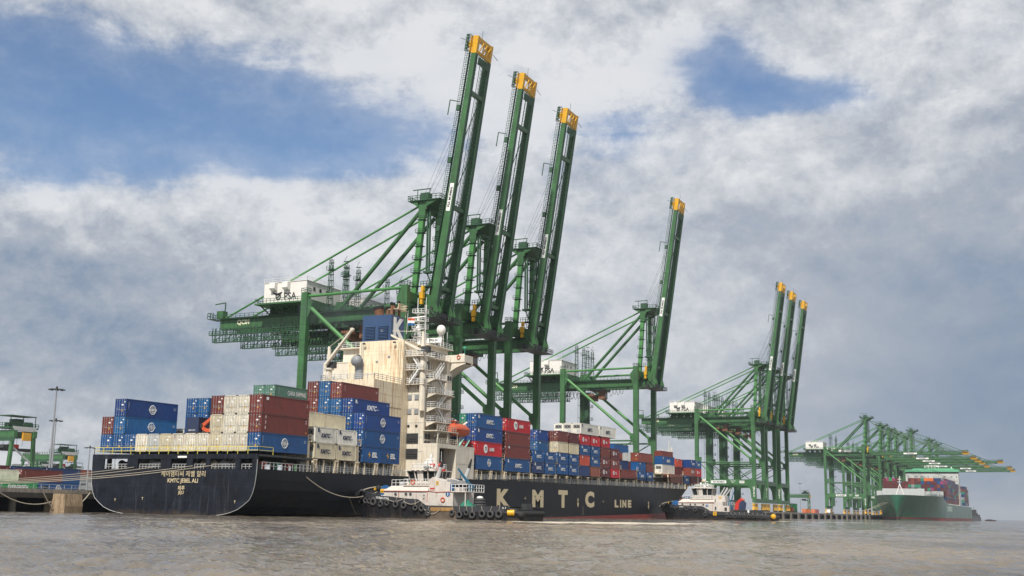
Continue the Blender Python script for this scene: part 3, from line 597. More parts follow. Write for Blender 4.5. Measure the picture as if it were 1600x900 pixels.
    for yy, s in ((6.55, -1), (14.05, 1)):
        hh = .80; b.box((0, yy+s*.1, hh+.5), (LB, yy+s*.9, hh+.58)); 
        i = 0.0
        while i < LB: b.bar((i, yy+s*.85, hh+.55), (i, yy+s*.85, hh+1.65), .09, .09); b.bar((i, yy+s*.1, hh), (i, yy+s*.1, hh+.55), .12, .12); b.bar((i+.45, yy+s*.85, hh+.55), (i+.45, yy+s*.85, hh+1.3), .13, .13); i += 1.0
        b.bar((0, yy+s*.85, hh+1.65), (LB, yy+s*.85, hh+1.65), .08, .08); b.bar((0, yy+s*.85, hh+1.1), (LB, yy+s*.85, hh+1.1), .06, .06)
        i = .6
        while i < LB-6: b.box((i, yy-s*.55-.1, -.95+.5*i/LB), (i+.3, yy-s*.55+.3-.0, -.55+.5*i/LB), 0); i += 1.1
    for yy, s in ((6.55, 1), (14.05, -1)):          # rope guides zigzagging down the inner faces
        i = 1.0; yq = yy+s*.95
        b.bar((1, yq, .55), (LB-6, yq, .75), .09, .09); b.bar((1, yq, -.5), (LB-6, yq, -.2), .09, .09)
        while i < LB-7: b.bar((i, yq, -.45), (i+.7, yq, .6), .10, .10); b.bar((i+.7, yq, .6), (i+1.4, yq, -.45), .10, .10); b.bar((i, yy+s*.5, 0), (i, yq, 0), .1, .1); i += 1.4
    hh = .8
    for q in ((20, .4), (38, .4), (52, .5)): b.box((q[0], 5.2, hh+.4), (q[0]+1.5, 6.0, hh+1.3))
    b.bar((LB-18, 6, hh+1), (LB-18, 4.6, hh+3.2), .2, .2); b.bar((LB-18, 4.6, hh+3.2), (LB-22, 4.6, hh+3.2), .2, .2)
    for yy in (9.6, 11.0): b.bar((1, yy, -.2), (LB-6, yy, -.2), .12, .12)
    RB(b).build('boom_walkway', DGREEN, boom)
    b = MB()
    for yy in (6.55, 14.05):
        b.box((LB-4.697, yy-.56, -.5), (LB, yy+.56, .98)); 
    b.box((LB-1.0, 7.11, -.4), (LB-.1, 13.49, .8)); b.box((LB-4.5, 7.11, -.4), (LB-3.7, 13.49, .2))
    for a_, c_ in ((7.4, 9.4), (9.4, 11.2), (11.2, 13.2)): b.bar((LB-4.2, a_, -.5), (LB-1, c_, -.5), .25, .25)
    for yy in (9.4, 11.2): b.bar((LB-4.2, yy, -.5), (LB-1, yy, -.5), .22, .22)
    b.box((LB-4.6, 5.0, hh+.2), (LB-.4, 5.9, hh+.3)); b.box((LB-3, 5.5, hh+.3), (LB-1.8, 6.4, hh+1.5))
    RB(b).build('boom_tip', YEL, boom)
    b = MB()
    b.rail([(LB-4.5, 5, hh+.3), (LB, 5, hh+.3)], 1.3, .8, .07); b.box((LB-7.4, 7.2, -.9), (LB-5.4, 13.4, -.75)); b.bar((LB-7.4, 7.2, -.8), (LB-5.2, 13.4, -.8), .2, .2)
    for i in range(7): b.bar((LB-7.4, 7.3+i, -.8), (LB-5.0, 7.3+i, -.8), .15, .15)
    b.bar((LB, 9, 0), (LB+2.4, 9, .2), .08, .08); b.bar((LB-2, 14.7, -.6), (LB-2.8, 17.2, -.9), .09, .09); b.bar((LB-1.8, 5, 2), (LB-1.6, 3.4, 3.3), .08, .08)
    for i in range(5): b.box((LB-4.2+i*.9, 4.6, hh+.9), (LB-3.8+i*.9, 5.0, hh+1.5))
    RB(b).build('tip_platform', DGREEN, boom)
    b = MB(); x0, x1 = (25.5, 32.8) if boom_up else (25, 35)
    b.box((x0, 5.90, -.5), (x1, 5.94, .62), 0); b.text('PSA MUMBAI', ((x0+x1)/2, 5.87, .06), (1, 0, 0), (0, 0, 1), .72, 1, .03)
    RB(b).build('sign_panel', [PURE, DARK], boom)
    # stays and ropes to the boom
    if boom_up:
        b = B()
        for yy in (5.8, 7.4, 13.0, 14.8): b.tube((1.0, yy, 81.0), T((52, yy, 1.2)), .035, 4); b.tube((1.6, yy, 80), T((44, yy+.4, 1.2)), .035, 4)
        b.build('hoist_rope', DARK, root)
    else:
        for yy in (6.55, 14.05):
            for x, r in ((33, .2), (62, .2)): wpipe((1.5, yy, 79), T((x, yy, 1.0)), r, root, 'forestay')
    return root
RAISED = 'green quay cranes with raised booms'; LOW = 'distant green quay cranes with lowered booms'
ups = [(244, 'QC01', 'green quay crane numbered QC01 nearest the camera, raised boom tallest of all'),
       (272.3, 'QC02', 'green quay crane with raised boom standing just behind the white deckhouse, second nearest'),
       (303.6, 'QC03', 'green quay crane with raised boom, third in line, right of the deckhouse'),
       (415.3, 'QC04', 'green quay crane standing alone with raised boom over the bow of the black ship'),
       (595.6, 'QC05', 'green quay crane with raised boom, nearest of the far trio behind the tug'),
       (622.1, 'QC06', 'green quay crane with raised boom, middle one of the far trio'),
       (652.6, 'QC07', 'green quay crane with raised boom, farthest and rightmost of the far trio')]
proto = None
def renumber(tree, number):
    pass
for y, num, lab in ups:
    # each crane's number is painted on it: the lettering meshes are its own, the rest of the meshes are shared
    if proto is None: c = proto = make_crane(True, num)
    else: c = copy_tree(proto)
    c.location = (-36.3, y, BR); tag(c, lab, 'crane', RAISED)
    if num != 'QC01':
        for ch in list(c.children):
            n = ch.name.split('.')[0]
            if n == 'painted_number':
                bpy.data.objects.remove(ch)
                b = B(); b.text('\n'.join(num), (.96, 0, 14), (0, 1, 0), (0, 0, 1), 5.0, 0, .03); b.text('\n'.join(num), (-.1, -.78, 13.4), (1, 0, 0), (0, 0, 1), 5.0, 0, .03); b.build('painted_number', PURE, c)
            elif n == 'girder':
                for g in list(ch.children):
                    if g.name.startswith('painted_number'):
                        bpy.data.objects.remove(g)
                        w = B(); w.text(num, (-55.0, 6.55-.66, 50.95), (1, 0, 0), (0, 0, 1), 1.6, 0, .04); w.build('painted_number', MATS['pale_yellow_lettering'], ch)
            elif n == 'portal_beam':
                for g in list(ch.children):
                    if g.name.startswith('sign_board'):
                        bpy.data.objects.remove(g)
                        b = B(); b.box((-22.5, -.75, 17.6), (-14.5, -.71, 19.0), 0); b.box((-7.5, -.75, 17.7), (-5, -.71, 18.9), 0)
                        b.text('PSA MUMBAI', (-18.5, -.78, 18.3), (1, 0, 0), (0, 0, 1), .85, 1, .03); b.text(num, (-6.25, -.78, 18.3), (1, 0, 0), (0, 0, 1), .7, 1, .03)
                        b.text('SAFE LOAD', (-11, -.74, 18.8), (1, 0, 0), (0, 0, 1), .38, 0, .02); b.text('65 T', (-11, -.74, 18.1), (1, 0, 0), (0, 0, 1), .5, 0, .02)
                        b.build('sign_board', [PURE, DARK], ch)
lows = [(950, 1, 'lowered boom crane nearest of the distant group, its white house in full view'),
        (1031, 1, 'lowered boom crane second in the distant group'), (1079, 1, 'lowered boom crane third in the distant group'),
        (1127, 1, 'lowered boom crane fourth in the distant group'), (1191, 1, 'lowered boom crane fifth in the distant group'),
        (1243, 1.13, 'larger lowered boom crane whose apex rises above its neighbours'),
        (1407, 1.14, 'larger lowered boom crane second from the far end of the distant group'), (1483, 1.14, 'farthest lowered boom crane, its tip reaching furthest right')]
p2 = None
for i, (y, s, lab) in enumerate(lows):
    if p2 is None: c = p2 = make_crane(False, 'QC08')
    else: c = copy_tree(p2, skip=('painted_number',))
    c.location = (-36.3, y, BR); c.scale = (s, s, s); tag(c, 'green '+lab, 'crane', LOW)
# ------------------------------------------------------------------ containers
CW, CS, CH_ = 2.44, 2.50, 2.896
def container_proto(Lc, Hc, kind):
    """origin at the aft bottom starboard corner (x=0), body reaches to x=-2.44, y=Lc; doors or machinery face -y"""
    root = bpy.data.objects.new('shipping_container', None); COL.objects.link(root)
    mi = 0; b = MB(); H = Hc-.03
    for x in (-CW, -.16):
        for y in (0, Lc-.16): b.box((x, y, 0), (x+.16, y+.16, H))
    for z in (0, H-.14):
        for x in (-CW+.01, -.13): b.box((x, .16, z+.002), (x+.12, Lc-.16, z+.138))
        b.box((-CW+.16, .01, z+.002), (-.16, .14, z+.138)); b.box((-CW+.16, Lc-.14, z+.002), (-.16, Lc-.01, z+.138))
    for x in (-CW-.005, -.175):
        for y in (-.005, Lc-.175):
            for z in (-.0, H-.13): b.box((x, y, z), (x+.18, y+.18, z+.13), 1)
    # corrugated sides
    per = .30 if kind != 'reefer' else .38; dep = .05 if kind != 'reefer' else .012; n = int((Lc-.32)/per)
    prof = []
    for i in range(n):
        y = .16+(Lc-.32)*i/n; p = (Lc-.32)/n
        prof += [(y, 0), (y+p*.32, 0), (y+p*.5, dep), (y+p*.82, dep)]
    prof.append((Lc-.16, 0))
    for x0, s in ((-.035, -1), (-CW+.035, 1)):
        a = [(x0+s*d, y, .138) for y, d in prof]; c = [(x0+s*d, y, H-.138) for y, d in prof]
        b.loft([a, c])
    b.box((-CW+.02, .02, H-.05), (-.02, Lc-.02, H-.02)); b.box((-CW+.05, .1, .02), (-.05, Lc-.1, .1), 1)
    # far end wall
    prof = [(-CW+.16+(CW-.32)*i/14, .05 if i % 2 else .0) for i in range(15)]
    b.loft([[(x, Lc-.04-d, .138) for x, d in prof], [(x, Lc-.04-d, H-.138) for x, d in prof]])
    b.build('body', [PAINTW if kind in ('worn',) else PAINT, DARK], root)
    if kind in ('dry', 'worn'):
        mt = PAINTW if kind == 'worn' else PAINT
        for s in (0, 1):
            x0 = -CW+.16+s*(CW-.32)/2+.01; x1 = x0+(CW-.32)/2-.02
            d = MB(); d.box((x0, .06, .15), (x1, .09, H-.15))
            for k in range(4): z = .2+k*(H-.4)/4; d.box((x0+.06, .035, z+.05), (x1-.06, .06, z+(H-.4)/4-.05))
            d = d.build('door', mt, root)
            for k in (0, 1):
                x = x0+.26+k*.5; l = MB(); l.tube((x, 0.0, .1), (x, 0.0, H-.1), .022, 5)
                for z in (.2, .45*H, H-.25): l.box((x-.07, -.02, z), (x+.07, .06, z+.1))
                l.box((x-.02, -.03, 1.05), (x+.36, 0, 1.11)); l.build('locking_bar', BAR, d)
            if s == 1:
                for q, m_ in (((x0+.12, H*.62, x1-.5, H*.70), PURE), ((x0+.62, H*.80, x1-.1, H*.85), PURE), ((x0+.15, H*.28, x0+.42, H*.37), YEL)):
                    l = MB(); l.box((q[0], .028, q[1]), (q[2], .034, q[3])); l.build('placard', m_, d)
    else:
        d = MB(); d.box((-CW+.16, .05, .15), (-.16, .09, H-.15)); d.box((-CW+.35, .02, H-1.35), (-.35, .05, H-.45), 1); d.box((-CW+.3, -.0, .3), (-1.3, .05, 1.2)); d.box((-1.1, .0, .35), (-.3, .05, 1.1), 2)
        d.torus((-CW*.34, .02, H-.9), .33, .05, (0, 1, 0), 14, 4, 2); d.torus((-CW*.66, .02, H-.9), .33, .05, (0, 1, 0), 14, 4, 2)
        d.build('cooling_unit', [PAINT, BLACK, LGREY], root)
    return root
PR = {}
for nm, a in {'40h': (12.19, CH_, 'dry'), '40s': (12.19, 2.6, 'dry'), '20s': (6.06, 2.6, 'dry'), '20h': (6.06, 2.85, 'dry'), '40w': (12.19, CH_, 'worn'), '20r': (6.06, 2.6, 'reefer'), '40r': (12.19, 2.75, 'reefer'), '20w': (6.06, 2.6, 'worn')}.items():
    PR[nm] = container_proto(*a)
DIM = {'40h': (12.19, CH_), '40s': (12.19, 2.6), '20s': (6.06, 2.6), '20h': (6.06, 2.85), '40w': (12.19, CH_), '20r': (6.06, 2.6), '40r': (12.19, 2.75), '20w': (6.06, 2.6)}
CC = {'blue': (.004, .065, .21), 'royal blue': (.004, .040, .18), 'mid blue': (.006, .085, .23), 'navy': (.012, .035, .12), 'brown': (.15, .030, .022), 'maroon': (.10, .017, .018), 'red brown': (.20, .045, .028), 'rust': (.24, .075, .045), 'red': (.42, .010, .018), 'white': (.66, .61, .50),
      'cream': (.60, .53, .37), 'pale grey': (.42, .43, .42), 'green': (.03, .20, .13), 'sage green': (.085, .20, .145), 'white reefer': (.70, .68, .60), 'magenta': (.26, .04, .12), 'orange': (.62, .14, .02), 'bright green': (.01, .25, .06), 'grey': (.25, .26, .26), 'orange red': (.42, .06, .03)}
_lm = {}
def mark(kind, Lc, H):
    k = (kind, Lc, H)
    if k in _lm: return _lm[k]
    b = MB(); X = .012; ux, uy = (0, 1, 0), (0, 0, 1); mats = [PURE, NAVY, YEL, DARK]
    def serial(y=.55, m=0, h=.16):
        b.text('U\nT\nG\n4\n7\n1', (X, y, H*.60), ux, uy, 1.25, m, .01); b.text('22 G1\n45 G1', (X, Lc-.75, H*.66), ux, uy, .42, m, .0)
    if kind == 'globe':
        c = (X, Lc*.50, H*.5); r = H*.25; b.torus(c, r, .06, (1, 0, 0), 24, 4, 0, .2)
        for q in (.45, .0): b.add([(X, c[1]+r*q*math.cos(2*PI*i/20)*1.0-0, c[2]+r*math.sin(2*PI*i/20)) for i in range(20)]+[(X, c[1]+(r*q+.05)*math.cos(2*PI*i/20), c[2]+(r-.04)*math.sin(2*PI*i/20)) for i in range(20)], [(i, (i+1) % 20, 20+(i+1) % 20, 20+i) for i in range(20)], 0)
        for z in (-.5, .5): w = r*math.sqrt(1-z*z); b.box((X-.001, c[1]-w, c[2]+z*r-.03), (X+.001, c[1]+w, c[2]+z*r+.03))
        b.box((X+.002, c[1]-r*1.0, c[2]-.24), (X+.004, c[1]+r*1.0, c[2]+.24), 1); b.text('COSCO', (X+.008, c[1], c[2]), ux, uy, .42, 0, .05); serial()
    elif kind == 'globe_big':
        return mark('globe', Lc, H)
    elif kind in ('kmtc', 'kmtc_dark'):
        m = 0 if kind == 'kmtc' else 1; h = .92 if Lc > 8 else .74
        b.text('KMTC', (X, Lc*.50, H*.46), ux, uy, h, m, .05, .25); b.text('LINE', (X, Lc*.50+h*2.15, H*.38), ux, uy, h*.22, m, .02, .2)
        b.box((X, .7, H*.66), (X+.002, 1.15, H*.9), m); b.text('KMT\nU 74', (X, 1.3, H*.70), ux, uy, .4, m, .01); b.text('22 R1\n4K', (X, Lc-.8, H*.78), ux, uy, .35, m, .0)
    elif kind == 'ts':
        h = .72 if Lc > 8 else .6; cy = Lc*.36 if Lc > 8 else Lc*.28; r = .95 if Lc > 8 else .6
        b.ell((X, cy, H*.5), .004, r, r, 18, 8, 0); b.text('TS', (X+.012, cy+.1, H*.5), ux, uy, r*.75, 3, .03, .2); b.text('LINES' if Lc > 8 else 'TSL', (X, cy+r+(1.95 if Lc > 8 else 1.15), H*.48), ux, uy, h, 0, .05); serial(m=0)
    elif kind == 'esl':
        b.text('ESL', (X, Lc*.62, H*.48), ux, uy, .95, 0, .05, .1); b.prism([(Lc*.25, H*.48), (Lc*.36, H*.68), (Lc*.34, H*.5), (Lc*.40, H*.5), (Lc*.32, H*.26), (Lc*.33, H*.44)], 'x', X-.002, X+.002, 2)
    elif kind == 'china':
        b.text('CHINA SHIPPING', (X, Lc*.55, H*.5), ux, uy, .85, 0, .02, .0, .66); serial(1.2)
    elif kind == '525':
        b.text('5', (X, 1.0, H*.82), ux, uy, .42, 0, .03); b.text('2', (X, 1.0, H*.55), ux, uy, .42, 0, .03); b.text('5', (X, .95, H*.26), ux, uy, .42, 0, .03); b.box((X, Lc-.8, H*.12), (X+.002, Lc-.5, H*.2), 2); b.text('45\nG1', (X, Lc-.7, H*.75), ux, uy, .6, 0, .01)
    elif kind == 'serial': serial(.9)
    elif kind == 'badge': b.box((X, .9, H*.72), (X+.002, 1.5, H*.88)); b.text('22\nG1', (X, Lc-.6, H*.65), ux, uy, .5, 0, .01)
    o = b.build('painted_mark', mats); bpy.data.objects.remove  # keep the mesh, reuse the object
    _lm[k] = o; return o
MK_TXT = {'globe': 'white globe emblem', 'kmtc': 'white K lettering', 'kmtc_dark': 'navy K lettering', 'ts': 'white round emblem', 'esl': 'yellow flash lettering', 'china': 'white lettering', '525': 'white 525', 'serial': 'plain side', 'badge': 'small white badge', None: 'plain'}
PITCHR = .0085
def put(kind, col, x, y, z, label, mk=None, rot=0, pitch=PITCHR, group='containers stacked on the black ship', skip=()):
    c = CC[col]; f = R_.uniform(.88, 1.12); c = tuple(v*f for v in c)
    o = copy_tree(PR[kind], None, c, skip); o.location = (x, y, z); o.rotation_euler = (pitch, 0, rot)
    tag(o, label, 'container', group)
    if mk:
        m = mark(mk, *DIM[kind]).copy(); COL.objects.link(m); m.parent = o; m.location = (0, 0, 0); m.rotation_euler = (0, 0, 0)
    return o
TIER = {1: 'bottom tier', 2: 'second tier', 3: 'third tier', 4: 'fourth tier', 5: 'fifth tier', 6: 'sixth tier'}
SIZE = {'4': 'forty foot', '2': 'twenty foot'}
def colname(c, n=13): return 'at the starboard edge' if c == 0 else ('at the port edge' if c == n-1 else '%s column from starboard' % ORD[c])
bay_count = {}
def stack(bay, y, z0, col, items, bayname, dz=None, xoff=0.0, t0=1):
    """items: list of (kind, colour, mark) from the bottom up; None leaves a hidden gap of one standard height"""
    z = z0; x = -col*CS+xoff; t = t0
    for it in items:
        if it is None: z += 2.6; t += 1; continue
        k, c, m = it; look = c if 'reefer' in c or k[2] != 'r' else c+' reefer'
        lab = '%s container, %s, %s, %s, %s' % (look, MK_TXT[m] if m not in (None,) else SIZE[k[0]], TIER[t], colname(col), bayname)
        w = lab.split()
        if len(w) > 16: lab = '%s container, %s, %s, %s' % (look, TIER[t], colname(col), bayname)
        put(k, c, x, y, z, lab, m, skip=('locking_bar', 'placard') if y > 300 else ())
        z += DIM[k][1]; t += 1
b40 = ('40h', 'blue', 'serial')
# ---- stern bay, thirteen columns across, starboard first
SB = 'stern bay'
yA, zA = 143.0, 9.76
stack('A', yA, zA, 0, [('40h', 'blue', 'globe'), ('40h', 'brown', '525'), ('40h', 'brown', 'badge')], SB)
stack('A', yA, zA, 1, [('40w', 'white', None), ('40w', 'white', None), ('40w', 'white', None)], SB)
stack('A', yA, zA, 2, [('40w', 'white', None), ('40w', 'white', None), ('40w', 'white', None)], SB)
stack('A', yA, zA, 3, [('40w', 'cream', None), ('40w', 'cream', None), ('40h', 'brown', None)], SB)
stack('A', yA, zA, 4, [('40w', 'white', None)], SB)
stack('A', yA, zA, 5, [('40w', 'white', None)], SB)
stack('A', yA, zA, 6, [('40w', 'white', None)], SB)
stack('A', yA, zA, 7, [('40w', 'cream', None)], SB)
stack('A', yA, zA, 8, [('40h', 'pale grey', None)], SB)
stack('A', yA, zA, 9, [('40w', 'white', None)], SB)
stack('A', yA, zA, 10, [('40h', 'blue', None)], SB)
stack('A', yA, zA, 11, [('40h', 'blue', None), ('40h', 'mid blue', 'globe'), ('40h', 'royal blue', 'globe')], SB)
stack('A', yA, zA, 12, [('40h', 'blue', None), ('40h', 'brown', None)], SB)
g = MB(); g.box((-CW*.5-.1, -.02, 1.5), (-.55, -.0, 2.3), 1); g.box((-CW*.5-.0, -.03, 2.0), (-.65, -.02, 2.15), 0)
# navy covered crate and the folded orange loader arm beside it, both on the second tier
z2 = zA+CH_+.02; xn = -5*CS
cr_ = empty('covered_crate', (xn, yA+.3, z2), 'navy covered crate standing on the white containers left of the orange arm', 'crate')
MB().box((-2.44, 0, .0), (0, 5.8, 2.5)).build('cover', NAVY, cr_)
b = MB(); b.box((-2.5, -.06, -.0), (.04, 5.9, .12)); b.text('KEEP DRY', (-1.22, -.03, .45), (1, 0, 0), (0, 0, 1), .22, 1, .0); b.build('skid', [DARK, PURE], cr_)
xa_ = -4*CS
ar = empty('loader_arm', (xa_-1.2, yA+1.0, z2), 'folded orange loader arm lying between the navy crate and cream container', 'machine')
b = MB(); b.bar((-1.1, 0, 1.1), (1.25, 0, 2.75), .4, .55, 0, w2=.35, h2=.4); b.build('upper_boom', ORANGE, ar)
b = MB(); b.bar((-1.15, 0, 1.25), (-.6, 0, .55), .45, .5, 0); b.bar((-.7, 0, .5), (1.3, .1, .35), .4, .55, 0); b.build('lower_boom', ORANGE, ar)
b = MB(); b.tube((-1.1, -.35, 1.15), (-1.1, .35, 1.15), .3, 10); b.tube((-.2, .3, 1.0), (1.1, .3, 2.0), .1, 8); b.box((.2, -.4, 0), (1.2, .6, .12)); b.box((-.9, -.3, 0), (-.3, .3, .3)); b.build('ram', DARK, ar)
# ---- second bay: white reefers, tank container, blues behind the stern bay
S2 = 'second bay from stern'
yB, zB = 157.2, 9.38
for yy, nm in ((yB, 'aft half of '+S2), (yB+6.3, 'forward half of '+S2)):
    stack('B', yy, zB, 0, [('20r', 'cream', 'kmtc_dark'), ('20r', 'white reefer', 'kmtc_dark')], nm)
    stack('B', yy, zB, 1, [('20r', 'white reefer', None), ('20r', 'white reefer', None), ('20r', 'cream', None)], nm)
stack('B', yB, zB, 9, [('40s', 'navy', None), ('40s', 'blue', None), ('40s', 'blue', 'serial'), ('40s', 'mid blue', 'badge')], S2)
stack('B', yB, zB, 10, [('40s', 'navy', None), ('40s', 'blue', None), ('40s', 'blue', None), ('40s', 'blue', None)], S2)
stack('B', yB, zB, 11, [('20r', 'grey', None), ('20r', 'pale grey', None)], S2)
# tank container
tk = empty('tank_container', (-3*CS, yB, zB+5.2), 'white round ended tank container on top of the second bay from the stern', 'tank container')
b = MB(); b.tube((-1.22, .5, 1.3), (-1.22, 5.5, 1.3), 1.1, 20); b.ell((-1.22, .5, 1.3), 1.08, .4, 1.08, 20, 8); b.build('tank', WHITE, tk)
b = MB(); 
for x in (-2.4, -.06):
    for y in (.03, 5.97): b.bar((x, y, 0), (x, y, 2.55), .12, .12)
    for z in (.06, 2.5): b.bar((x, 0, z), (x, 6, z), .1, .1)
for y in (.05, 5.95):
    for z in (.06, 2.5): b.bar((-2.4, y, z), (-.06, y, z), .1, .1)
b.build('frame', WHITE, tk)
b = MB(); b.text('TRIFLEET', (-1.22, -.02, 2.0), (1, 0, 0), (0, 0, 1), .2, 0); b.text('8821', (-1.22, -.02, 1.6), (1, 0, 0), (0, 0, 1), .2, 0); b.build('lettering', RED, tk)
for c_ in (2, 3): stack('B', yB, zB, c_, [('20r', 'white reefer', None), ('20r', 'white reefer', None)], S2)
# ---- third bay, aft of the deckhouse
S3 = 'bay just aft of the deckhouse'
yC, zC = 171.7, 9.38
stack('C', yC, zC, 0, [('20h', 'blue', 'esl'), ('40h', 'blue', 'globe'), ('40h', 'royal blue', 'globe')], S3)
put('20h', 'blue', 0, yC+6.12, zC+.05, 'blue container with yellow flash lettering, bottom tier, against the deckhouse', 'esl')
stack('C', yC, zC, 1, [('40h', 'navy', None), ('40h', 'blue', None), ('40h', 'blue', None), ('40s', 'royal blue', 'kmtc')], S3)
stack('C', yC, zC, 2, [('40h', 'navy', None), ('40h', 'blue', None), ('40h', 'blue', None), ('40s', 'mid blue', None), ('40h', 'brown', 'serial')], S3)
stack('C', yC, zC, 3, [('40h', 'navy', None), ('40h', 'blue', None), ('40h', 'blue', None), ('40h', 'mid blue', None), ('40h', 'mid blue', None)], S3)
stack('C', yC, zC, 4, [('40h', 'navy', None), ('40h', 'blue', None), ('40h', 'blue', None), ('40h', 'brown', None), ('40h', 'brown', None)], S3)
for c_ in (5, 6, 7): stack('C', yC, zC, c_, [('40h', 'navy', None), ('40h', 'brown', None), ('40s', 'blue', None)], S3)
for c_ in (8, 9): stack('C', yC, zC, c_, [('40h', 'navy', None), ('40h', 'brown', None), ('40h', 'blue', None), ('40h', 'brown', None), ('40s', 'sage green', 'china' if c_ == 8 else None)], S3, xoff=.35)
# ---- bays forward of the deckhouse
def bn(s): return s
stack('D', 214.4, 9.9, 0, [('40h', 'blue', 'globe'), ('40h', 'red', 'ts'), ('40h', 'royal blue', 'kmtc'), ('40h', 'blue', 'kmtc')], 'bay just forward of the deckhouse')
stack('D', 214.4, 9.9, 1, [('40h', 'navy', None), ('40h', 'red', None), ('40h', 'navy', None), ('40h', 'green', None)], 'bay just forward of the deckhouse')
stack('D', 214.4, 9.9, 2, [('40h', 'navy', None), ('40h', 'maroon', None), ('40h', 'navy', None), ('40h', 'green', None)], 'bay just forward of the deckhouse')
SE = 'second bay forward of the deckhouse'
stack('E', 228.9, 10.02, 0, [('40h', 'blue', 'kmtc'), ('40h', 'brown', 'badge'), ('40h', 'brown', 'serial'), ('40h', 'red', 'ts')], SE)
stack('E', 228.9, 10.02, 1, [('40h', 'navy', None), ('40h', 'maroon', None), ('40h', 'brown', None)], SE)
SF = ('third bay forward of the deckhouse, aft half', 'third bay forward of the deckhouse, forward half')
for yy, nm in ((243.1, 'aft half of third bay past deckhouse'), (249.8, 'forward half of third bay past deckhouse')):
    stack('F', yy, 10.2, 0, [('20s', 'navy' if yy < 245 else 'blue', 'kmtc'), ('20s', 'blue', 'kmtc')], nm)
stack('F', 249.8, 10.2, 1, [('20s', 'navy', None), ('20s', 'blue', None), ('20s', 'mid blue', 'badge'), ('20s', 'royal blue', 'badge')], 'forward half of third bay past deckhouse', xoff=.5)
stack('F', 243.1, 10.2, 1, [('20s', 'navy', None), ('20s', 'blue', None)], 'aft half of third bay past deckhouse')
for yy, nm in ((257.3, 'aft half of fourth bay past deckhouse'), (264.3, 'forward half of fourth bay past deckhouse')):
    stack('G', yy, 10.4, 0, [('20s', 'blue', 'kmtc'), ('20s', 'blue', 'kmtc'), ('20s', 'cream', None), ('20s', 'brown' if yy < 260 else 'maroon', 'serial')], nm)
    stack('G', yy, 10.4, 1, [('20s', 'navy', None), ('20s', 'blue', None), ('20s', 'cream', None), ('20s', 'maroon', None)], nm)
nh = 'fifth bay past deckhouse'
stack('H', 271.6, 10.5, 0, [('20s', 'navy', None), ('20s', 'orange red', 'badge'), ('20s', 'blue', 'kmtc'), ('20s', 'red', 'ts')], 'aft half of '+nh)
stack('H', 278.8, 10.55, 0, [('20s', 'rust', None), ('20s', 'blue', 'kmtc'), ('20s', 'blue', 'kmtc'), ('20s', 'red', 'ts')], 'forward half of '+nh)
for c_ in (1, 2): stack('H', 271.6, 10.5, c_, [('40s', 'navy', None), ('40s', 'maroon', None), ('40s', 'navy', None), ('40s', 'red', None)], nh)
for c_ in (0, 1, 2): put('40r', 'white reefer', -c_*CS, 271.7, 21.0, 'white reefer with black fan panel, topmost, %s, over %s' % (colname(c_).replace(' column', ''), nh), 'kmtc_dark' if c_ == 0 else None, skip=('locking_bar',))
ni = 'sixth bay past deckhouse'
stack('I', 286.1, 10.7, 0, [('20s', 'maroon', 'ts'), ('20s', 'brown', 'ts'), ('20s', 'brown', 'serial'), ('20s', 'red', 'ts')], 'aft half of '+ni)
stack('I', 293.4, 10.7, 0, [('20s', 'red', 'ts'), ('20s', 'brown', 'ts'), ('20s', 'maroon', 'ts')], 'forward half of '+ni)
stack('I', 286.1, 10.7, 1, [('40s', 'navy', None), ('40s', 'maroon', None), ('40s', 'navy', None), ('40s', 'blue', None)], ni)
for c_ in (0, 1): put('40r', 'white reefer', -c_*CS, 284.6, 21.2, 'white reefer, topmost, %s, overlapping %s' % (colname(c_).replace(' column', ''), ni), 'kmtc_dark' if c_ == 0 else None, skip=('locking_bar',))
nj = 'seventh bay past deckhouse'
stack('J', 301.3, 10.8, 0, [('40s', 'brown', 'serial')], nj)
stack('J', 301.3, 10.8, 1, [('40s', 'brown', None), ('40s', 'navy', None)], nj)
stack('J', 301.3, 10.8, 2, [('40s', 'brown', None), ('40s', 'maroon', None), ('40s', 'maroon', None)], nj)
nk = 'eighth bay past deckhouse'
stack('K', 315.2, 10.75, 0, [('20s', 'blue', 'kmtc'), ('20s', 'blue', 'badge')], 'aft half of '+nk)
stack('K', 322.1, 10.75, 0, [('20s', 'blue', 'kmtc'), ('20s', 'brown', 'serial')], 'forward half of '+nk)
put('40s', 'red brown', 0, 315.4, 16.0, 'red brown forty foot container, third tier, at the starboard edge, '+nk, 'serial', skip=('locking_bar',))
stack('K', 315.2, 10.75, 1, [('40s', 'navy', None), ('40s', 'maroon', None), ('40s', 'pale grey', None)], nk)
stack('K', 315.2, 10.75, 3, [('40s', 'navy', None), ('40s', 'maroon', None), ('40s', 'brown', None), ('40s', 'blue', 'serial')], nk)
stack('K', 315.2, 10.75, 2, [('40s', 'navy', None), ('40s', 'navy', None), ('40s', 'brown', None)], nk)
nl = 'ninth bay past deckhouse'
stack('L', 329.8, 10.8, 2, [('40s', 'navy', None), ('40s', 'brown', None), ('40s', 'navy', None)], nl)
nm_ = 'tenth bay past deckhouse'
stack('M', 344.4, 10.95, 0, [('40s', 'rust', 'serial')], nm_)
stack('M', 344.0, 10.95, 1, [('40r', 'cream', None), ('40r', 'white reefer', 'badge'), ('40s', 'blue', 'kmtc')], nm_)
nn = 'eleventh bay past deckhouse'
stack('N', 358.2, 11.05, 0, [('20s', 'blue', 'kmtc')], nn)
stack('N', 358.2, 11.05, 1, [('40s', 'brown', None), ('40s', 'maroon', None), ('20s', 'orange red', 'badge')], nn)
stack('N', 358.2, 11.05, 3, [('40s', 'brown', None), ('40s', 'maroon', None), ('40s', 'navy', None), ('40s', 'brown', 'serial')], nn)
no = 'foremost bay'
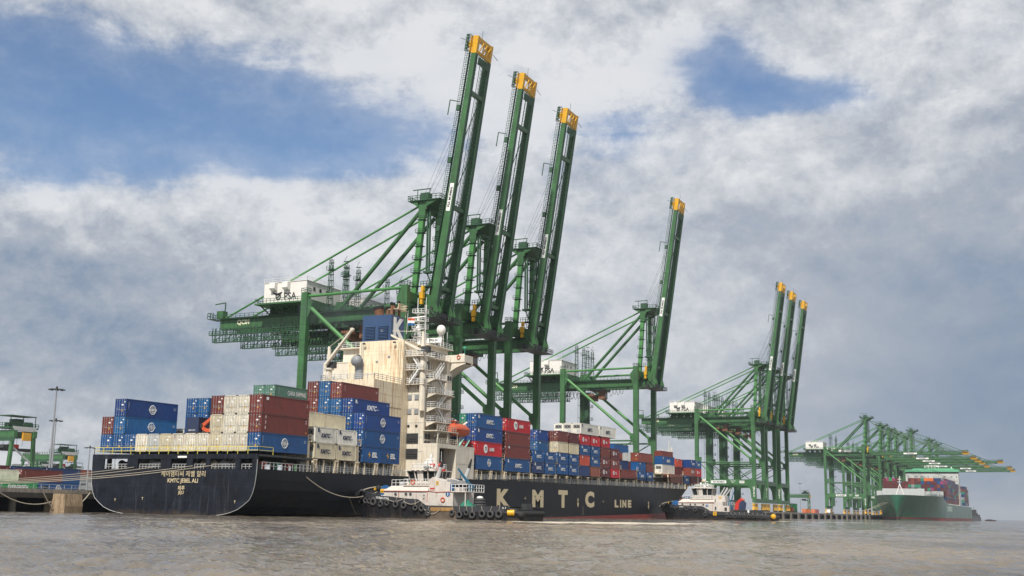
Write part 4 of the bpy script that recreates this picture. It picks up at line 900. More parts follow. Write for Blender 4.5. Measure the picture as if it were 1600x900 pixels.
stack('O', 365.3, 11.1, 0, [('20s', 'maroon', None), ('20s', 'red brown', 'ts'), ('20s', 'royal blue', 'kmtc')], 'aft half of '+no)
stack('O', 371.5, 11.1, 0, [('20s', 'maroon', None), ('20s', 'red', 'ts'), ('20s', 'blue', 'kmtc')], 'forward half of '+no)
stack('O', 365.3, 11.1, 1, [('40s', 'maroon', None), ('40s', 'brown', None), ('40s', 'navy', None)], no)
# ------------------------------------------------------------------ the black container ship
ship = empty('container_ship', (-16.4, 271, 0), 'long black container ship with red boot topping and cream lettering along its side', 'container ship')
def P(mb, name, mats, parent=None):
    parent = parent or ship
    org = Vector((-16.4, 271, 0)); mb.v = [tuple(Vector(p)-org) for p in mb.v]
    return mb.build(name, mats, parent)
def ztop(y):
    if y < 156: return 7.1
    if y < 360: return 7.1+(y-156)*.0113
    return 9.42+min(1, (y-360)/12)*4.3+(y-372)*.03 if y > 372 else 9.42+((y-360)/12)**1*4.3*.6
XC = -16.4; HB = 16.7
def hb(y, z):
    """half beam at station y, height z"""
    f = 1.0
    if y < 172:                                     # under the stern the section rises and rounds
        t = (172-y)/29.7; zr = max(0, z+.3)
        prof = [(-.1, .0), (0, .35), (.4, .62), (1.0, .78), (2.5, .925), (4.0, .975), (6.2, .995), (8, 1)]
        v = 1.0
        for (z0, b0), (z1, b1) in zip(prof, prof[1:]):
            if z0 <= zr <= z1: v = b0+(b1-b0)*(zr-z0)/(z1-z0)
        if zr <= -.1: v = 0
        f = 1-(1-v)*t**1.6
    if y > 318:
        wl = max(0, 1-((y-318)/72.0)**1.7) if y < 390 else 0
        dk = max(0, 1-(max(0, y-352)/50.0)**2.6) if y < 402 else 0
        s = max(0, min(1, z/13.0))**1.1
        f = wl*(1-s)+dk*s
    return HB*f
ys = [142.3, 144, 147, 150, 155, 160, 166, 172, 200, 240, 280, 300, 318]+[324+i*4 for i in range(20)]+[401.5]
zl = [0, .07, .14, .22, .34, .48, .64, .82, 1.0]
def hull_mb():
    mb = MB()
    for s in (1, -1):
        rings = []
        for y in ys:
            zt = ztop(y); r = []
            for k in zl:
                z = -1.5+(zt+1.5)*k; r.append((XC+s*(hb(y, z) if True else 0), y, z))
            rings.append(r if s > 0 else r[::-1])
        mb.loft(rings, sm=False)
    return mb
hull = hull_mb()
# add the red strip by height: boot topping shows only where the bow rides high
def zred(y): return -.4+(y-215)*.0165
h2 = MB(); vi = hull.v
hull.m = [0]*len(hull.f)
hull_o = P(hull, 'hull', [HULL])
mb = MB()
ysr = [240+i*6 for i in range(20)]
for s in (1, -1):
    rings = []
    for y in ysr:
        zr = max(-.5, zred(y)); r = [(XC+s*(hb(y, z)+.02), y, z) for z in (-1.2, -.4, zr*.5-.2, zr)]; rings.append(r if s > 0 else r[::-1])
    mb.loft(rings)
P(mb, 'boot_topping', BOOT, hull_o)
# bow bulwark
# transom plate, pierced by the mooring openings
def trc(z):                                        # starboard edge x at height z, mirrored for port
    return hb(142.3, z)
zz = [-.35, -.2, 0, .2, .5, 1.0, 1.6, 2.4, 3.3, 4.4, 5.6, 6.8, 7.05]
mb = MB()
rings = [[(XC+trc(z)*q, 142.24, z) for q in (1, .8, .6, .4, .2, 0, -.2, -.4, -.6, -.8, -1)] for z in zz]
mb.loft(rings)
mb.box((XC-HB, 142.2, 8.62), (XC+HB, 142.5, 9.35)); 
xs_open = [(-32.9, -30.2), (-29.1, -25.9), (-23.6, -20.9), (-18.7, -15.8), (-13.6, -8.4), (-6.6, -1.1)]
xs_open = [(-31.4, -26.9), (-24.6, -20.6), (-18.6, -15.2), (-13.2, -10.3), (-8.7, -4.2), (-2.9, .0)]
xs_open = [(-30.6, -25.6), (-23.4, -18.6), (-16.6, -13.4), (-12.2, -9.6), (-8.8, -3.9), (-2.6-.4, -.9+.2)]
edges = [-33.1]+[v for p in xs_open for v in p]+[.3]
for a, c in zip(edges[0::2], edges[1::2]): mb.box((a, 142.22, 7.0), (c, 142.5, 8.63))
tr = P(mb, 'transom', TRANS)
edge = [(XC+s*(trc(z)+.0), 142.2, z) for s, seq in ((1, zz[::-1]), (-1, zz)) for z in seq if z > -.2]
mb = MB(); mb.path([(XC+HB, 142.16, 8.5)]+[p for p in edge[:len(edge)//2]]+[(XC, 142.16, -.1)]+edge[len(edge)//2:]+[(XC-HB, 142.16, 8.5)], .045, 4); P(mb, 'weld_line', LGREY, tr)
mb = MB()
mb.text('KMTC JEBEL ALI', (-13.9, 142.17, 5.15), (1, 0, 0), (0, 0, 1), .85, 0, .015, 0, .98)
mb.text('케이엠티씨 제벨 알리', (-13.9, 142.17, 6.3), (1, 0, 0), (0, 0, 1), .92, 0, .0, 0, 1.0)
mb.text('제주', (-14.1, 142.17, 4.1), (1, 0, 0), (0, 0, 1), .72, 0, .02); mb.text('JEJU', (-14.1, 142.17, 3.35), (1, 0, 0), (0, 0, 1), .62, 0, .01)
for x, z in ((-27.5, 2.1), (-21.8, 2.4), (-3.5, 2.1)): mb.text('⊥' if False else 'T', (x, 142.17, z), (1, 0, 0), (0, 0, 1), .4, 0)
P(mb, 'ship_name', CLET, tr)
mb = MB(); mb.box((-15.2, 142.15, 8.75), (-13.4, 142.19, 9.05)); P(mb, 'name_board', PURE, tr)
# railings on the transom, yellow
mb = MB(); mb.rail([(XC+HB-.1, 146, 9.35), (XC+HB-.1, 142.4, 9.35), (XC-HB+.1, 142.4, 9.35), (XC-HB+.1, 146, 9.35)], 1.1, 1.9, .04)
P(mb, 'stern_railing', pm('yellow_rail_paint', (.66, .56, .10), .5))
mb = MB(); mb.box((XC-HB, 142.5, 9.0), (XC+HB, 156.5, 9.3)); mb.box((XC-HB+.1, 142.5, 6.9), (XC+HB-.1, 156.5, 7.05)); mb.box((XC-HB+1, 149, 7.05), (XC+HB-5, 149.3, 9.0), 0)
for x in (-31, -25, -19, -12.5, -6, -1.2):
    mb.box((x-.2, 143.5, 7.05), (x+.2, 144.2, 9.0)); 
P(mb, 'stern_deck', [DARK])
mb = MB()
for a, c in xs_open: mb.rail([(a+.1, 142.6, 7.05), (c-.1, 142.6, 7.05)], .75, .6, .035)
mb.rail([(XC+HB-.1, 143.5, 7.1), (XC+HB-.1, 156, 7.1)], 1.05, .9, .04)
P(mb, 'mooring_rail', LGREY)
for x, y, rr, m in ((-28, 144.6, .55, DARK), (-21.4, 144.6, .6, LGREY), (-15, 144.5, .5, DARK), (-11, 144.6, .5, CREAM), (-6.8, 144.4, .6, LGREY), (-4.6, 144.6, .5, DARK)):
    mb = MB(); mb.tube((x-1, y, 7.75), (x+1, y, 7.75), rr, 12); mb.tube((x-1.1, y, 7.75), (x-.9, y, 7.75), rr+.25, 12); mb.tube((x+.9, y, 7.75), (x+1.1, y, 7.75), rr+.25, 12); mb.box((x+1.2, y-.4, 7.05), (x+2, y+.4, 8.2)); P(mb, 'mooring_winch', m)
for y, x, c in ((145.5, -1.2, RED), (148.5, -1.0, pm('green_paint', (.02, .25, .12), .5)), (152.3, -1.6, RED)):
    mb = MB(); mb.tube((x, y, 7.05), (x, y, 7.9), .3, 10); mb.box((x-.5, y-.5, 7.9), (x+.4, y+.5, 8.3)); P(mb, 'deck_ventilator', c)
# big lettering on the starboard side
X_ = XC+HB+.04
for ch, y0, y1, z0, z1 in (('K', 223.8, 230.2, 2.4, 6.15), ('M', 241.9, 248.2, 2.45, 6.35), ('T', 256.9, 262.6, 2.5, 6.65), ('C', 273.9, 280.1, 2.7, 6.75), ('L', 294.9, 297.8, 2.95, 4.95), ('I', 299.1, 299.9, 2.95, 5.0), ('N', 300.8, 304.0, 2.98, 5.02), ('E', 305.2, 308.0, 3.0, 5.05)):
    v, f, ar = text_geo(ch, .06); h = z1-z0; w = (y1-y0)/ar/h; mb = MB()
    if ch == 'I': mb.box((X_-.01, y0, z0), (X_+.01, y1, z1))
    else: mb.text(ch, (X_, (y0+y1)/2, (z0+z1)/2), (0, 1, 0), (0, 0, 1), h, 0, .06, 0, w)
    P(mb, 'hull_letter', CLET, hull_o)
mb = MB()
for y in (269.2, 322.6):
    z = 3.9; mb.box((X_-.01, y-.2, z-.2), (X_+.01, y+.2, z+1.0)); mb.prism([(y-.65, z-.2), (y+.65, z-.2), (y, z-1.3)], 'x', X_-.01, X_+.01); mb.box((X_-.01, y-.5, z+.5), (X_+.01, y+.5, z+.7))
for y in (286.5, 238.2): mb.box((X_-.01, y-.5, 4.2), (X_+.01, y+.5, 4.3)); mb.box((X_-.01, y-.05, 4.2), (X_+.01, y+.05, 4.7))
for k in range(10): mb.box((X_-.01, 272.4, .9+k*.22), (X_+.01, 272.6, .98+k*.22)); mb.box((X_-.01, 169.5-k*.25, .6+k*.3), (X_+.01, 169.65-k*.25, .67+k*.3))
P(mb, 'hull_mark', CLET, hull_o)
# deck edge: coaming wall, stanchions that carry the containers, rails
mb = MB()
for y0, y1 in ((157, 186), (214, 381)):
    mb.loft([[(-3.2, y, ztop(y)-.2), (-3.2, y, zB+(y-157)*.0082-.15)] for y in (y0, y1)][::-1])
    mb.loft([[(XC+HB, y, ztop(y)-.05), (XC-HB, y, ztop(y)-.05)] for y in (y0, y1)])
    mb.loft([[(-2.6, y, zB+(y-157)*.0082-.12), (-30, y, zB+(y-157)*.0082-.12)] for y in (y0, y1)][::-1])
mb.loft([[(XC+min(HB, hb(y, 12)), y, ztop(y)-.3), (XC-min(HB, hb(y, 12)), y, ztop(y)-.3)] for y in [381+i*3 for i in range(8)]])
P(mb, 'deck', pm('deck_grey_green', (.16, .16, .14), .7, var=.3, streak=.5, scol=(.08, .05, .03)))
# hatch coaming panels, pale with dark doorways
mb = MB(); y = 157.5
while y < 377:
    if not (186 < y < 213.5):
        z0 = ztop(y); z1 = zB+(y-157)*.0082-.2
        mb.box((-3.15, y, z0), (-3.0, y+1.9, z1-.35), 0); mb.box((-3.2, y+2.2, z0+.3), (-2.9, y+2.5, z1), 1)
        if int(y) % 4 == 0: mb.box((-2.95, y+.4, z0), (-2.9, y+1.1, z0+1.3), 2)
    y += 3.1
P(mb, 'hatch_coaming', [LGREY, CREAM, DARK])
k = 0
for y0, y1, st in ((157.2, 185, 6.2), (214.4, 378, 6.9)):
    y = y0
    while y < y1:
        z0 = ztop(y)-.05; z1 = zB+(y-157)*.0082-.1
        mb = MB()
        for dy in (0, .75): mb.box((-.45, y+dy-.16, z0), (-.02, y+dy+.16, z1)); 
        mb.box((-2.6, y-.2, z1-.25), (.02, y+.95, z1-.02)); mb.box((-.3, y+2.9, z0), (-.12, y+3.08, z1-.1))
        mb.box((-.5, y+.18, z0+.4), (-.1, y+.55, z0+.75), 1)
        P(mb, 'lashing_stanchion', [CREAM, YEL]); y += st
mb = MB(); mb.rail([(.1, 157, ztop(157)), (.1, 186, ztop(186))], 1.05, 1.1, .035, mids=2); mb.rail([(.1, 214, ztop(214)), (.1, 358, ztop(358))], 1.05, 1.1, .035, mids=2)
P(mb, 'side_railing', LGREY)
# lashing bridges between bays
for y in (155.8, 170.3, 212.9, 227.4, 241.7, 256.3, 270.9, 285.4, 300.4, 314.4, 328.8, 343.2, 357.5):
    z0 = ztop(y)-.05; zt = zB+(y-157)*.0082+2.6; mb = MB()
    for i in range(8):
        x = -.5-i*4.5; mb.box((x-.15, y-.1, z0), (x+.15, y+.5, zt))
    mb.box((-32.5, y-.3, zt), (-.1, y+.8, zt+.1)); mb.box((-32.5, y-.2, z0+2.0), (-.1, y+.7, z0+2.1)); mb.rail([(-.2, y-.3, zt+.1), (-.2, y+.8, zt+.1)], 1.0, .6, .04)
    P(mb, 'lashing_bridge', CREAM)
# ---------------- superstructure
mb = MB(); mb.box((-19, 184.8, 7.3), (-6.7, 195, 25.6)); mb.box((-6.695, 185.5, 20.7), (-6.66, 195, 20.78), 1)
for y in (188, 191.5): mb.box((-6.695, y, 9), (-6.66, y+.06, 25.5), 1)
for z in (12.5, 16.6, 23.1): mb.box((-6.695, 184.9, z), (-6.675, 195, z+.03))
lc = P(mb, 'engine_casing', [CREAM, BROWNR])
mb = MB(); mb.rail([(-18.9, 194.8, 25.6), (-18.9, 184.9, 25.6), (-6.8, 184.9, 25.6), (-6.8, 195, 25.6)], 1.1, 1.4, .045, mids=2); P(mb, 'railing', LGREY, lc)
mb = MB(); mb.tube((-11.6, 187, 25.6), (-11.6, 187, 28.6), .85, 16); mb.path([(-11.6, 187, 28.4), (-11.6, 186.6, 29.3), (-11.6, 185.8, 29.8)], .95, 16); mb.ell((-11.6, 185.9, 29.3), 1.15, .9, 1.15, 16, 8); P(mb, 'cowl_ventilator', [GREY, DARK], lc)
mb = MB(); mb.box((-19.6, 195, 7.3), (-6.7, 200.5, 30.6)); mb.box((-17.0, 195.003, 30.6), (-6.7, 200.5, 34.5)); mb.box((-17.02, 194.97, 27.8), (-6.68, 195, 27.86), 1); mb.box((-11.8, 194.97, 25.6), (-11.74, 195, 34.4), 1)
for z in (28.9, 31.7, 33.1): mb.box((-17.01 if z > 30.6 else -19.6, 194.975, z), (-6.7, 195, z+.03))
for x in (-15.4, -14.1, -9.3, -8.0): mb.box((x, 194.975, 25.7), (x+.03, 195, 34.4 if x > -17 else 30.5))
cas = P(mb, 'funnel_casing', [CREAM, LGREY])
mb = MB(); mb.tube((-7.3, 194.8, 25.7), (-7.3, 194.8, 34.3), .09, 6); mb.tube((-7.7, 194.8, 27), (-7.7, 194.8, 34.3), .06, 6); P(mb, 'pipe', CREAM, cas)
mb = MB()
for s_ in (-.25, .25): mb.bar((-16.2+s_, 194.8, 25.7), (-16.2+s_, 194.8, 34.6), .05, .05)
for k_ in range(24): mb.bar((-16.45, 194.8, 26+k_*.36), (-15.95, 194.8, 26+k_*.36), .04, .04)
P(mb, 'ladder', LGREY, cas)
for x, z in ((-13.0, 30.1), (-10.2, 31.0)): mb = MB(); mb.box((x, 194.9, z), (x+.5, 195, z+.4)); P(mb, 'vent_grille', GREY, cas)
for x in (-15.5, -8.4): mb = MB(); mb.bar((x, 194.9, 33.9), (x, 194.4, 34.1), .07, .07); mb.box((x-.25, 194.1, 33.8), (x+.25, 194.45, 34.1)); P(mb, 'floodlight', DARK, cas)
mb = MB(); mb.box((-16.6, 195.2, 34.5), (-9.9, 200.3, 39.8)); fun = P(mb, 'funnel', FBLUE)
for x0 in (-16.0, -12.9):
    mb = MB(); mb.box((x0, 195.14, 34.9), (x0+2.4, 195.2, 37.6), 1)
    for k in range(9): mb.prism([(195.0, 35.0+k*.3), (195.16, 35.12+k*.3), (195.16, 35.22+k*.3), (195.0, 35.1+k*.3)], 'x', x0+.05, x0+2.35)
    P(mb, 'louvre', [FBLUE, BLACK], fun)
mb = MB(); mb.text('K', (-9.86, 198.2, 37.3), (0, 1, 0), (0, 0, 1), 4.3, 0, .05, 0, 1.05); P(mb, 'funnel_letter', PURE, fun)
mb = MB(); mb.tube((-13.9, 197.3, 39.8), (-14.1, 197.0, 41.4), .95, 14, 0, 1.05); mb.tube((-14.1, 197.0, 41.4), (-14.2, 196.9, 41.9), 1.15, 14, 1); 
for x, y, h in ((-12.2, 197.5, 1.5), (-11.4, 198.5, 2.4), (-10.8, 196.8, 2.2), (-10.4, 199, 2.8), (-12.5, 199.2, 1.9)): mb.tube((x, y, 39.8), (x, y-.1, 39.8+h), .28, 8, 0); mb.tube((x, y-.1, 39.8+h), (x, y-.4, 40.3+h), .3, 8, 1)
P(mb, 'exhaust_pipe', [BROWNR, BLACK], fun)
mb = MB(); mb.box((-11.8, 197, 41.2), (-9.4, 200.6, 41.3)); mb.rail([(-11.8, 200.5, 41.3), (-9.4, 200.5, 41.3), (-9.4, 197, 41.3)], 1.0, .8, .05)
for x in (-11.6, -9.6): mb.bar((x, 200.2, 39.8), (x, 200.2, 41.3), .1, .1)
P(mb, 'funnel_platform', CREAM, fun)
mb = MB(); mb.box((-29.5, 197.5, 7.3), (-4.8, 208.6, 25.6)); mb.box((-29.5, 200.6, 25.6), (-4.8, 208.6, 31.2)); mb.box((-4.8, 197.5, 7.3), (-3.0, 208.6, 15.2)); mb.box((-4.8, 206.3, 15.2), (-3.0, 208.6, 31.2)); mb.box((-4.8, 197.5, 15.2), (-3.0, 198.0, 25.6)); mb.box((-3.4, 197.5, 25.6), (-3.0, 198.0, 31.2))
for z in (12.6, 15.4, 18.2, 21.0, 23.8): mb.box((-6.7, 197.46, z), (-3.0, 197.5, z+.08), 1); mb.box((-3.0, 206.3, z), (-2.96, 208.6, z+.08), 1)
for x in (-6.65, -5.4, -4.2): mb.box((x, 197.47, 7.4), (x+.05, 197.5, 25.5), 1)
for y in (200.5, 203): mb.box((-4.8, y, 15.3), (-4.7, y+.15, 31), 1)
house = P(mb, 'deckhouse', [WSHIP, LGREY])
for z in (22.9, 20.1):
    for x in (-6.3, -4.7): 
        mb = MB(); mb.box((x-.45, 197.40, z-.12), (x+.45, 197.46, z+.8)); mb.box((x-.5, 197.38, z-.2), (x+.5, 197.48, z-.14), 1); P(mb, 'window', [GREY, DARK], house)
for x in (-6.4, -4.6): mb = MB(); mb.tube((x, 197.38, 17.6), (x, 197.5, 17.6), .28, 12); P(mb, 'porthole', DARK, house)
for z in (14.2, 11.2): mb = MB(); mb.box((-7.0, 197.36, z), (-4.1, 197.46, z+1.95)); mb.rail([(-7, 197.3, z), (-4.1, 197.3, z)], .9, .7, .03); P(mb, 'side_opening', DARK, house)
for y, z in ((206.9, 28.0), (207.9, 28.0), (199.3, 24.4), (199.4, 21.5), (201.5, 27.6), (204, 24.4), (202.8, 21.4), (205.6, 21.4), (199.3, 18.7)):
    xx_ = -2.96 if y > 206.3 else -4.77; mb = MB(); mb.box((xx_, y-.3, z-.4), (xx_+.05, y+.35, z+.45)); P(mb, 'window', DARK, house)
for y, z in ((203.2, 25.0), (201, 22.0), (203.8, 19.0)): mb = MB(); mb.box((-4.77, y-.4, z-.6), (-4.7, y+.4, z+1.3)); P(mb, 'side_door', LGREY, house)
for z in (14.1, 15.5):
    for y in (198.4, 199.6): mb = MB(); mb.box((-2.96, y-.45, z-.4), (-2.92, y+.45, z+.6)); P(mb, 'window', DARK, house)
# starboard balconies with stairs
for z, y0, y1 in ((24.0, 198.2, 206.0), (21.2, 198.2, 205.0), (18.4, 198.2, 206.5), (26.8, 197.6, 203.0)):
    mb = MB(); mb.box((-4.8, y0, z), (-.9, y1, z+.12)); mb.prism([(-2.95, z), (-2.95, z-.9), (-.7, z)], 'y', y0+.05, y0+.15); mb.prism([(-2.95, z), (-2.95, z-.9), (-.7, z)], 'y', y1-.15, y1-.05)
    bal = P(mb, 'balcony', WSHIP); mb = MB(); mb.rail([(-2.9, y0, z+.12), (-.95, y0, z+.12), (-.95, y1, z+.12), (-2.9, y1, z+.12)], 1.05, .9, .03, mids=2); P(mb, 'railing', PURE, bal)
def stairs(p, q, w=.7, name='stair'):
    p, q = Vector(p), Vector(q); mb = MB(); n = 12; side = Vector((0, 0, 1)).cross(q-p).normalized()*(w/2)
    for s in (-1, 1): mb.bar(p+side*s, q+side*s, .06, .22); mb.bar(p+side*s+Vector((0, 0, .95)), q+side*s+Vector((0, 0, .95)), .05, .05)
    for i in range(1, n): c = p.lerp(q, i/n); mb.bar(c-side, c+side, .2, .03)
    for i in range(0, n+1, 3): c = p.lerp(q, i/n); mb.bar(c+side, c+side+Vector((0, 0, .95)), .05, .05); mb.bar(c-side, c-side+Vector((0, 0, .95)), .05, .05)
    return P(mb, name, PURE)
for z, ya, yb in ((21.3, 200, 203.4), (18.5, 203.4, 200), (24.1, 203.6, 200.2), (15.6, 200, 203.4), (26.9, 199, 202)): stairs((-1.6, ya, z), (-1.6, yb, z+2.75))
# decks stepping aft between casing and house
for z, x0, x1, y0 in ((31.2, -6.6, -2.4, 195.6), (28.5, -6.6, -2.4, 195.9), (25.65, -6.6, -2.4, 196.2)):
    mb = MB(); mb.box((x0, y0, z), (x1, 200.5, z+.14)); 
    for x in (x0+.3, (x0+x1)/2, x1-.2): mb.prism([(197.5, z), (197.5, z-1.0), (y0+.1, z)], 'x', x, x+.1)
    bal = P(mb, 'balcony', WSHIP); mb = MB(); mb.rail([(x0+.05, 197.4, z+.14), (x0+.05, y0+.05, z+.14), (x1-.05, y0+.05, z+.14), (x1-.05, 197.4, z+.14)], 1.05, .8, .035, mids=2); P(mb, 'railing', PURE, bal)
stairs((-5.6, 196.2, 26.0), (-3.6, 196.2, 28.6)); stairs((-3.4, 196.4, 28.7), (-5.2, 196.4, 31.2))
for x, z in ((-7.0, 29.6), (-4.2, 29.7), (-5.6, 27.0)): mb = MB(); mb.box((x-.35, 200.5, z-.7), (x+.35, 200.58, z+1.1)); P(mb, 'side_door', GREY, house)
# bridge
mb = MB(); mb.box((-26, 202.6, 31.2), (-5.6, 211.2, 34.3)); mb.box((-27, 201.6, 34.3), (-4.6, 211.8, 34.55)); mb.box((-29.5, 200.5, 31.2), (-2.6, 211.4, 31.4))
bridge = P(mb, 'bridge', WSHIP)
mb = MB()
for x in (-8.6, -7.1): mb.box((x-.5, 202.52, 32.3), (x+.5, 202.6, 33.3))
for i in range(6): mb.box((-5.6, 203.2+i*1.3, 32.4), (-5.54, 204.2+i*1.3, 33.4))
P(mb, 'bridge_window', GLASS, bridge)
mb = MB(); mb.box((-5.4, 207.4, 31.3), (.45, 211.2, 31.6)); mb.prism([(-5.4, 31.3), (.45, 31.3), (.45, 30.9), (-1.5, 30.2), (-4.4, 28.4), (-5.4, 28.2)], 'y', 207.6, 208.0); mb.prism([(-5.4, 31.3), (.45, 31.3), (.45, 30.9), (-1.5, 30.2), (-4.4, 28.4), (-5.4, 28.2)], 'y', 210.6, 211.0)
mb.loft([[(.45, 207.4, 30.9), (.45, 211.2, 30.9)], [(-1.5, 207.4, 30.2), (-1.5, 211.2, 30.2)], [(-4.4, 207.4, 28.4), (-4.4, 211.2, 28.4)]])
mb.box((-5.4, 207.4, 31.6), (.45, 207.5, 32.8)); mb.box((.35, 207.5, 31.6), (.45, 211.2, 33.0)); mb.box((-.9, 207.4, 32.8), (.45, 211.2, 33.0))
wing = P(mb, 'bridge_wing', WSHIP)
mb = MB(); mb.torus((-.9, 207.3, 32.3), .36, .1, (0, 1, 0), 14, 6); P(mb, 'lifebuoy', ORANGE, wing)
mb = MB(); mb.tube((-.4, 209, 33), (-.4, 209, 34.4), .06, 6); mb.ell((-.4, 209, 34.4), .35, .5, .3, 10, 6); P(mb, 'searchlight', pm('green_lamp_housing', (.03, .3, .2), .4), wing)
mb = MB(); mb.rail([(-26.8, 201.8, 34.55), (-4.8, 201.8, 34.55), (-4.8, 211.6, 34.55)], 1.05, 1.1, .035, mids=2); mb.rail([(-5.5, 201, 31.4), (-2.7, 201, 31.4), (-2.7, 207, 31.4)], 1.05, .9, .035, mids=2); mb.rail([(-9, 203, 34.55), (-9, 203, 34.6)], 1, 1)
P(mb, 'railing', PURE, bridge)
mb = MB(); mb.box((-7.2, 204.4, 35.1), (-3.4, 204.5, 36.1)); mb.bar((-7, 204.5, 34.5), (-7, 204.5, 35.2), .1, .1); mb.bar((-3.6, 204.5, 34.5), (-3.6, 204.5, 35.2), .1, .1); mb.text('JEBEL ALI', (-5.3, 204.38, 35.6), (1, 0, 0), (0, 0, 1), .55, 1, .03, 0, .9)
P(mb, 'name_board', [PURE, DARK], bridge)
# radar mast: lattice and spars
mb = MB(); mxx, myy = -8.9, 203.8
mb.bar((mxx+.6, myy, 34.5), (mxx+.1, myy, 41.5), .7, .6, 0, .3, .3); mb.bar((mxx-1.2, myy, 34.5), (mxx, myy, 38.5), .25, .25); mb.tube((mxx, myy, 41.5), (mxx, myy, 44.5), .08, 6)
for z in (36.3, 38.0, 39.6, 41.3): mb.box((mxx-.7, myy-.9, z), (mxx+2.1, myy+.9, z+.08)); mb.rail([(mxx-.7, myy-.9, z), (mxx+2.1, myy-.9, z), (mxx+2.1, myy+.9, z)], .8, .6, .035)
for z in range(35, 42): mb.bar((mxx+1.9, myy-.2, z), (mxx+1.9, myy+.3, z+.9), .06, .06)
for dy in (-.3, .3): mb.bar((mxx+1.9, myy+dy, 34.5), (mxx+1.9, myy+dy, 43), .07, .07)
mb.bar((mxx-1.6, myy-1, 40.2), (mxx+2.4, myy-1, 40.4), .15, .25); mb.bar((mxx-1.0, myy-1, 37.6), (mxx+1.4, myy-1, 37.7), .15, .25)
P(mb, 'radar_mast', PURE, bridge)
mb = MB(); mb.tube((-5.0, 207, 34.5), (-5.0, 207, 37.2), .16, 8); mb.ell((-5.0, 207, 38.1), .95, .95, 1.1, 18, 12)
for a in range(4): mb.bar((-5.0+.7*math.cos(a*PI/2), 207+.7*math.sin(a*PI/2), 34.5), (-5.0+.5*math.cos(a*PI/2), 207+.5*math.sin(a*PI/2), 37.2), .07, .07)
mb.torus((-5, 207, 36.2), .7, .04, (0, 0, 1), 12, 4); P(mb, 'radome', WHITE, bridge)
for x, y, h in ((-6.6, 203.2, 10), (-20, 205, 7), (-4.9, 209.5, 3.5)): mb = MB(); mb.tube((x, y, 34.5), (x, y, 34.5+h), .05, 5); P(mb, 'whip_antenna', PURE, bridge)
mb = MB(); mb.bar((-9.6, 200.8, 36.6), (-9.4, 200.8, 41.5), .06, .06)
fl = [[(-9.4+.2*i+.05*math.sin(i), 200.8+.12*math.sin(i*1.4), 39.8-.25*i-j*1.1) for i in range(8)] for j in (0, .33)]
P(mb, 'flagstaff', PURE, bridge)
flag = MB(); 
for j, mi in ((0, 0), (1, 1), (2, 2)):
    flag.loft([[(-9.4+.24*i, 200.8+.12*math.sin(i*1.4), 39.9-.02*i-j*.5) for i in range(8)], [(-9.4+.24*i, 200.8+.12*math.sin(i*1.4), 39.4-.02*i-j*.5) for i in range(8)]], mi)
flag.v = [tuple(Vector(p)-Vector((-9.4, 200.8, 39))) for p in flag.v]
fo_ = flag.build('courtesy_flag', [ORANGE, PURE, BLUE], loc=(-9.4, 200.8, 39)); tag(fo_, 'small orange, white and blue flag flying beside the blue funnel', 'flag')
# thin dark exhaust drifting from the funnel
def smoke():
    m = bpy.data.materials.new('exhaust_smoke'); m.use_nodes = True; t = m.node_tree; t.nodes.remove(t.nodes['Principled BSDF'])
    v = t.nodes.new('ShaderNodeVolumePrincipled'); v.inputs['Color'].default_value = (.16, .17, .20, 1)
    tc = t.nodes.new('ShaderNodeTexCoord'); n = t.nodes.new('ShaderNodeTexNoise'); n.inputs['Scale'].default_value = .22; n.inputs['Detail'].default_value = 3; t.links.new(tc.outputs['Object'], n.inputs['Vector'])
    r = t.nodes.new('ShaderNodeMapRange'); r.inputs[1].default_value = .42; r.inputs[2].default_value = .75; r.inputs[3].default_value = 0; r.inputs[4].default_value = .10
    t.links.new(n.outputs['Fac'], r.inputs[0]); t.links.new(r.outputs[0], v.inputs['Density']); t.links.new(v.outputs[0], t.nodes['Material Output'].inputs['Volume'])
    mb = MB(); mb.ell((0, 0, 0), 13, 6, 4.2, 16, 10); o = mb.build('smoke', m, loc=(-27, 205, 43.5)); tag(o, 'thin dark exhaust smoke drifting left from the blue funnel', kind='stuff')
smoke()
# provision cranes
def prov(x, y, z0, zt, tip, nm):
    mb = MB(); mb.tube((x, y, z0), (x, y, zt), .62, 14); mb.tube((x, y, zt-.2), (x, y, zt+.1), .95, 14); mb.bar((x, y, zt), (x-.2, y, zt+4.4), .9, .7, 0, .35, .35)
    mb.box((x-.3, y-.5, zt+.1), (x+1.4, y+.5, zt+1.3), 1)
    c = P(mb, 'deck_crane', [WSHIP, DARK]); mb = MB(); p0 = Vector((x-.3, y-.9, zt+.6)); p1 = Vector(tip)
    for s in (-.3, .3): mb.bar(p0+Vector((0, s, 0)), p1+Vector((0, s*.6, 0)), .22, .45, 0, .2, .3)
    for i in range(1, 8): q = p0.lerp(p1, i/8); mb.bar(q+Vector((0, -.3, 0)), q+Vector((0, .3, 0)), .15, .15)
    mb.tube(p1+Vector((0, -.3, 0)), p1+Vector((0, .3, 0)), .35, 10); mb.tube((x-.2, y, zt+4.3), tuple(p1), .05, 5)
    P(mb, 'jib', WSHIP, c)
prov(-3.2, 196.9, 20.5, 31.9, (-12.0, 195.4, 36.6), 's'); prov(-17.9, 186, 25.6, 28.0, (-11.9, 184.4, 35.2), 'p')
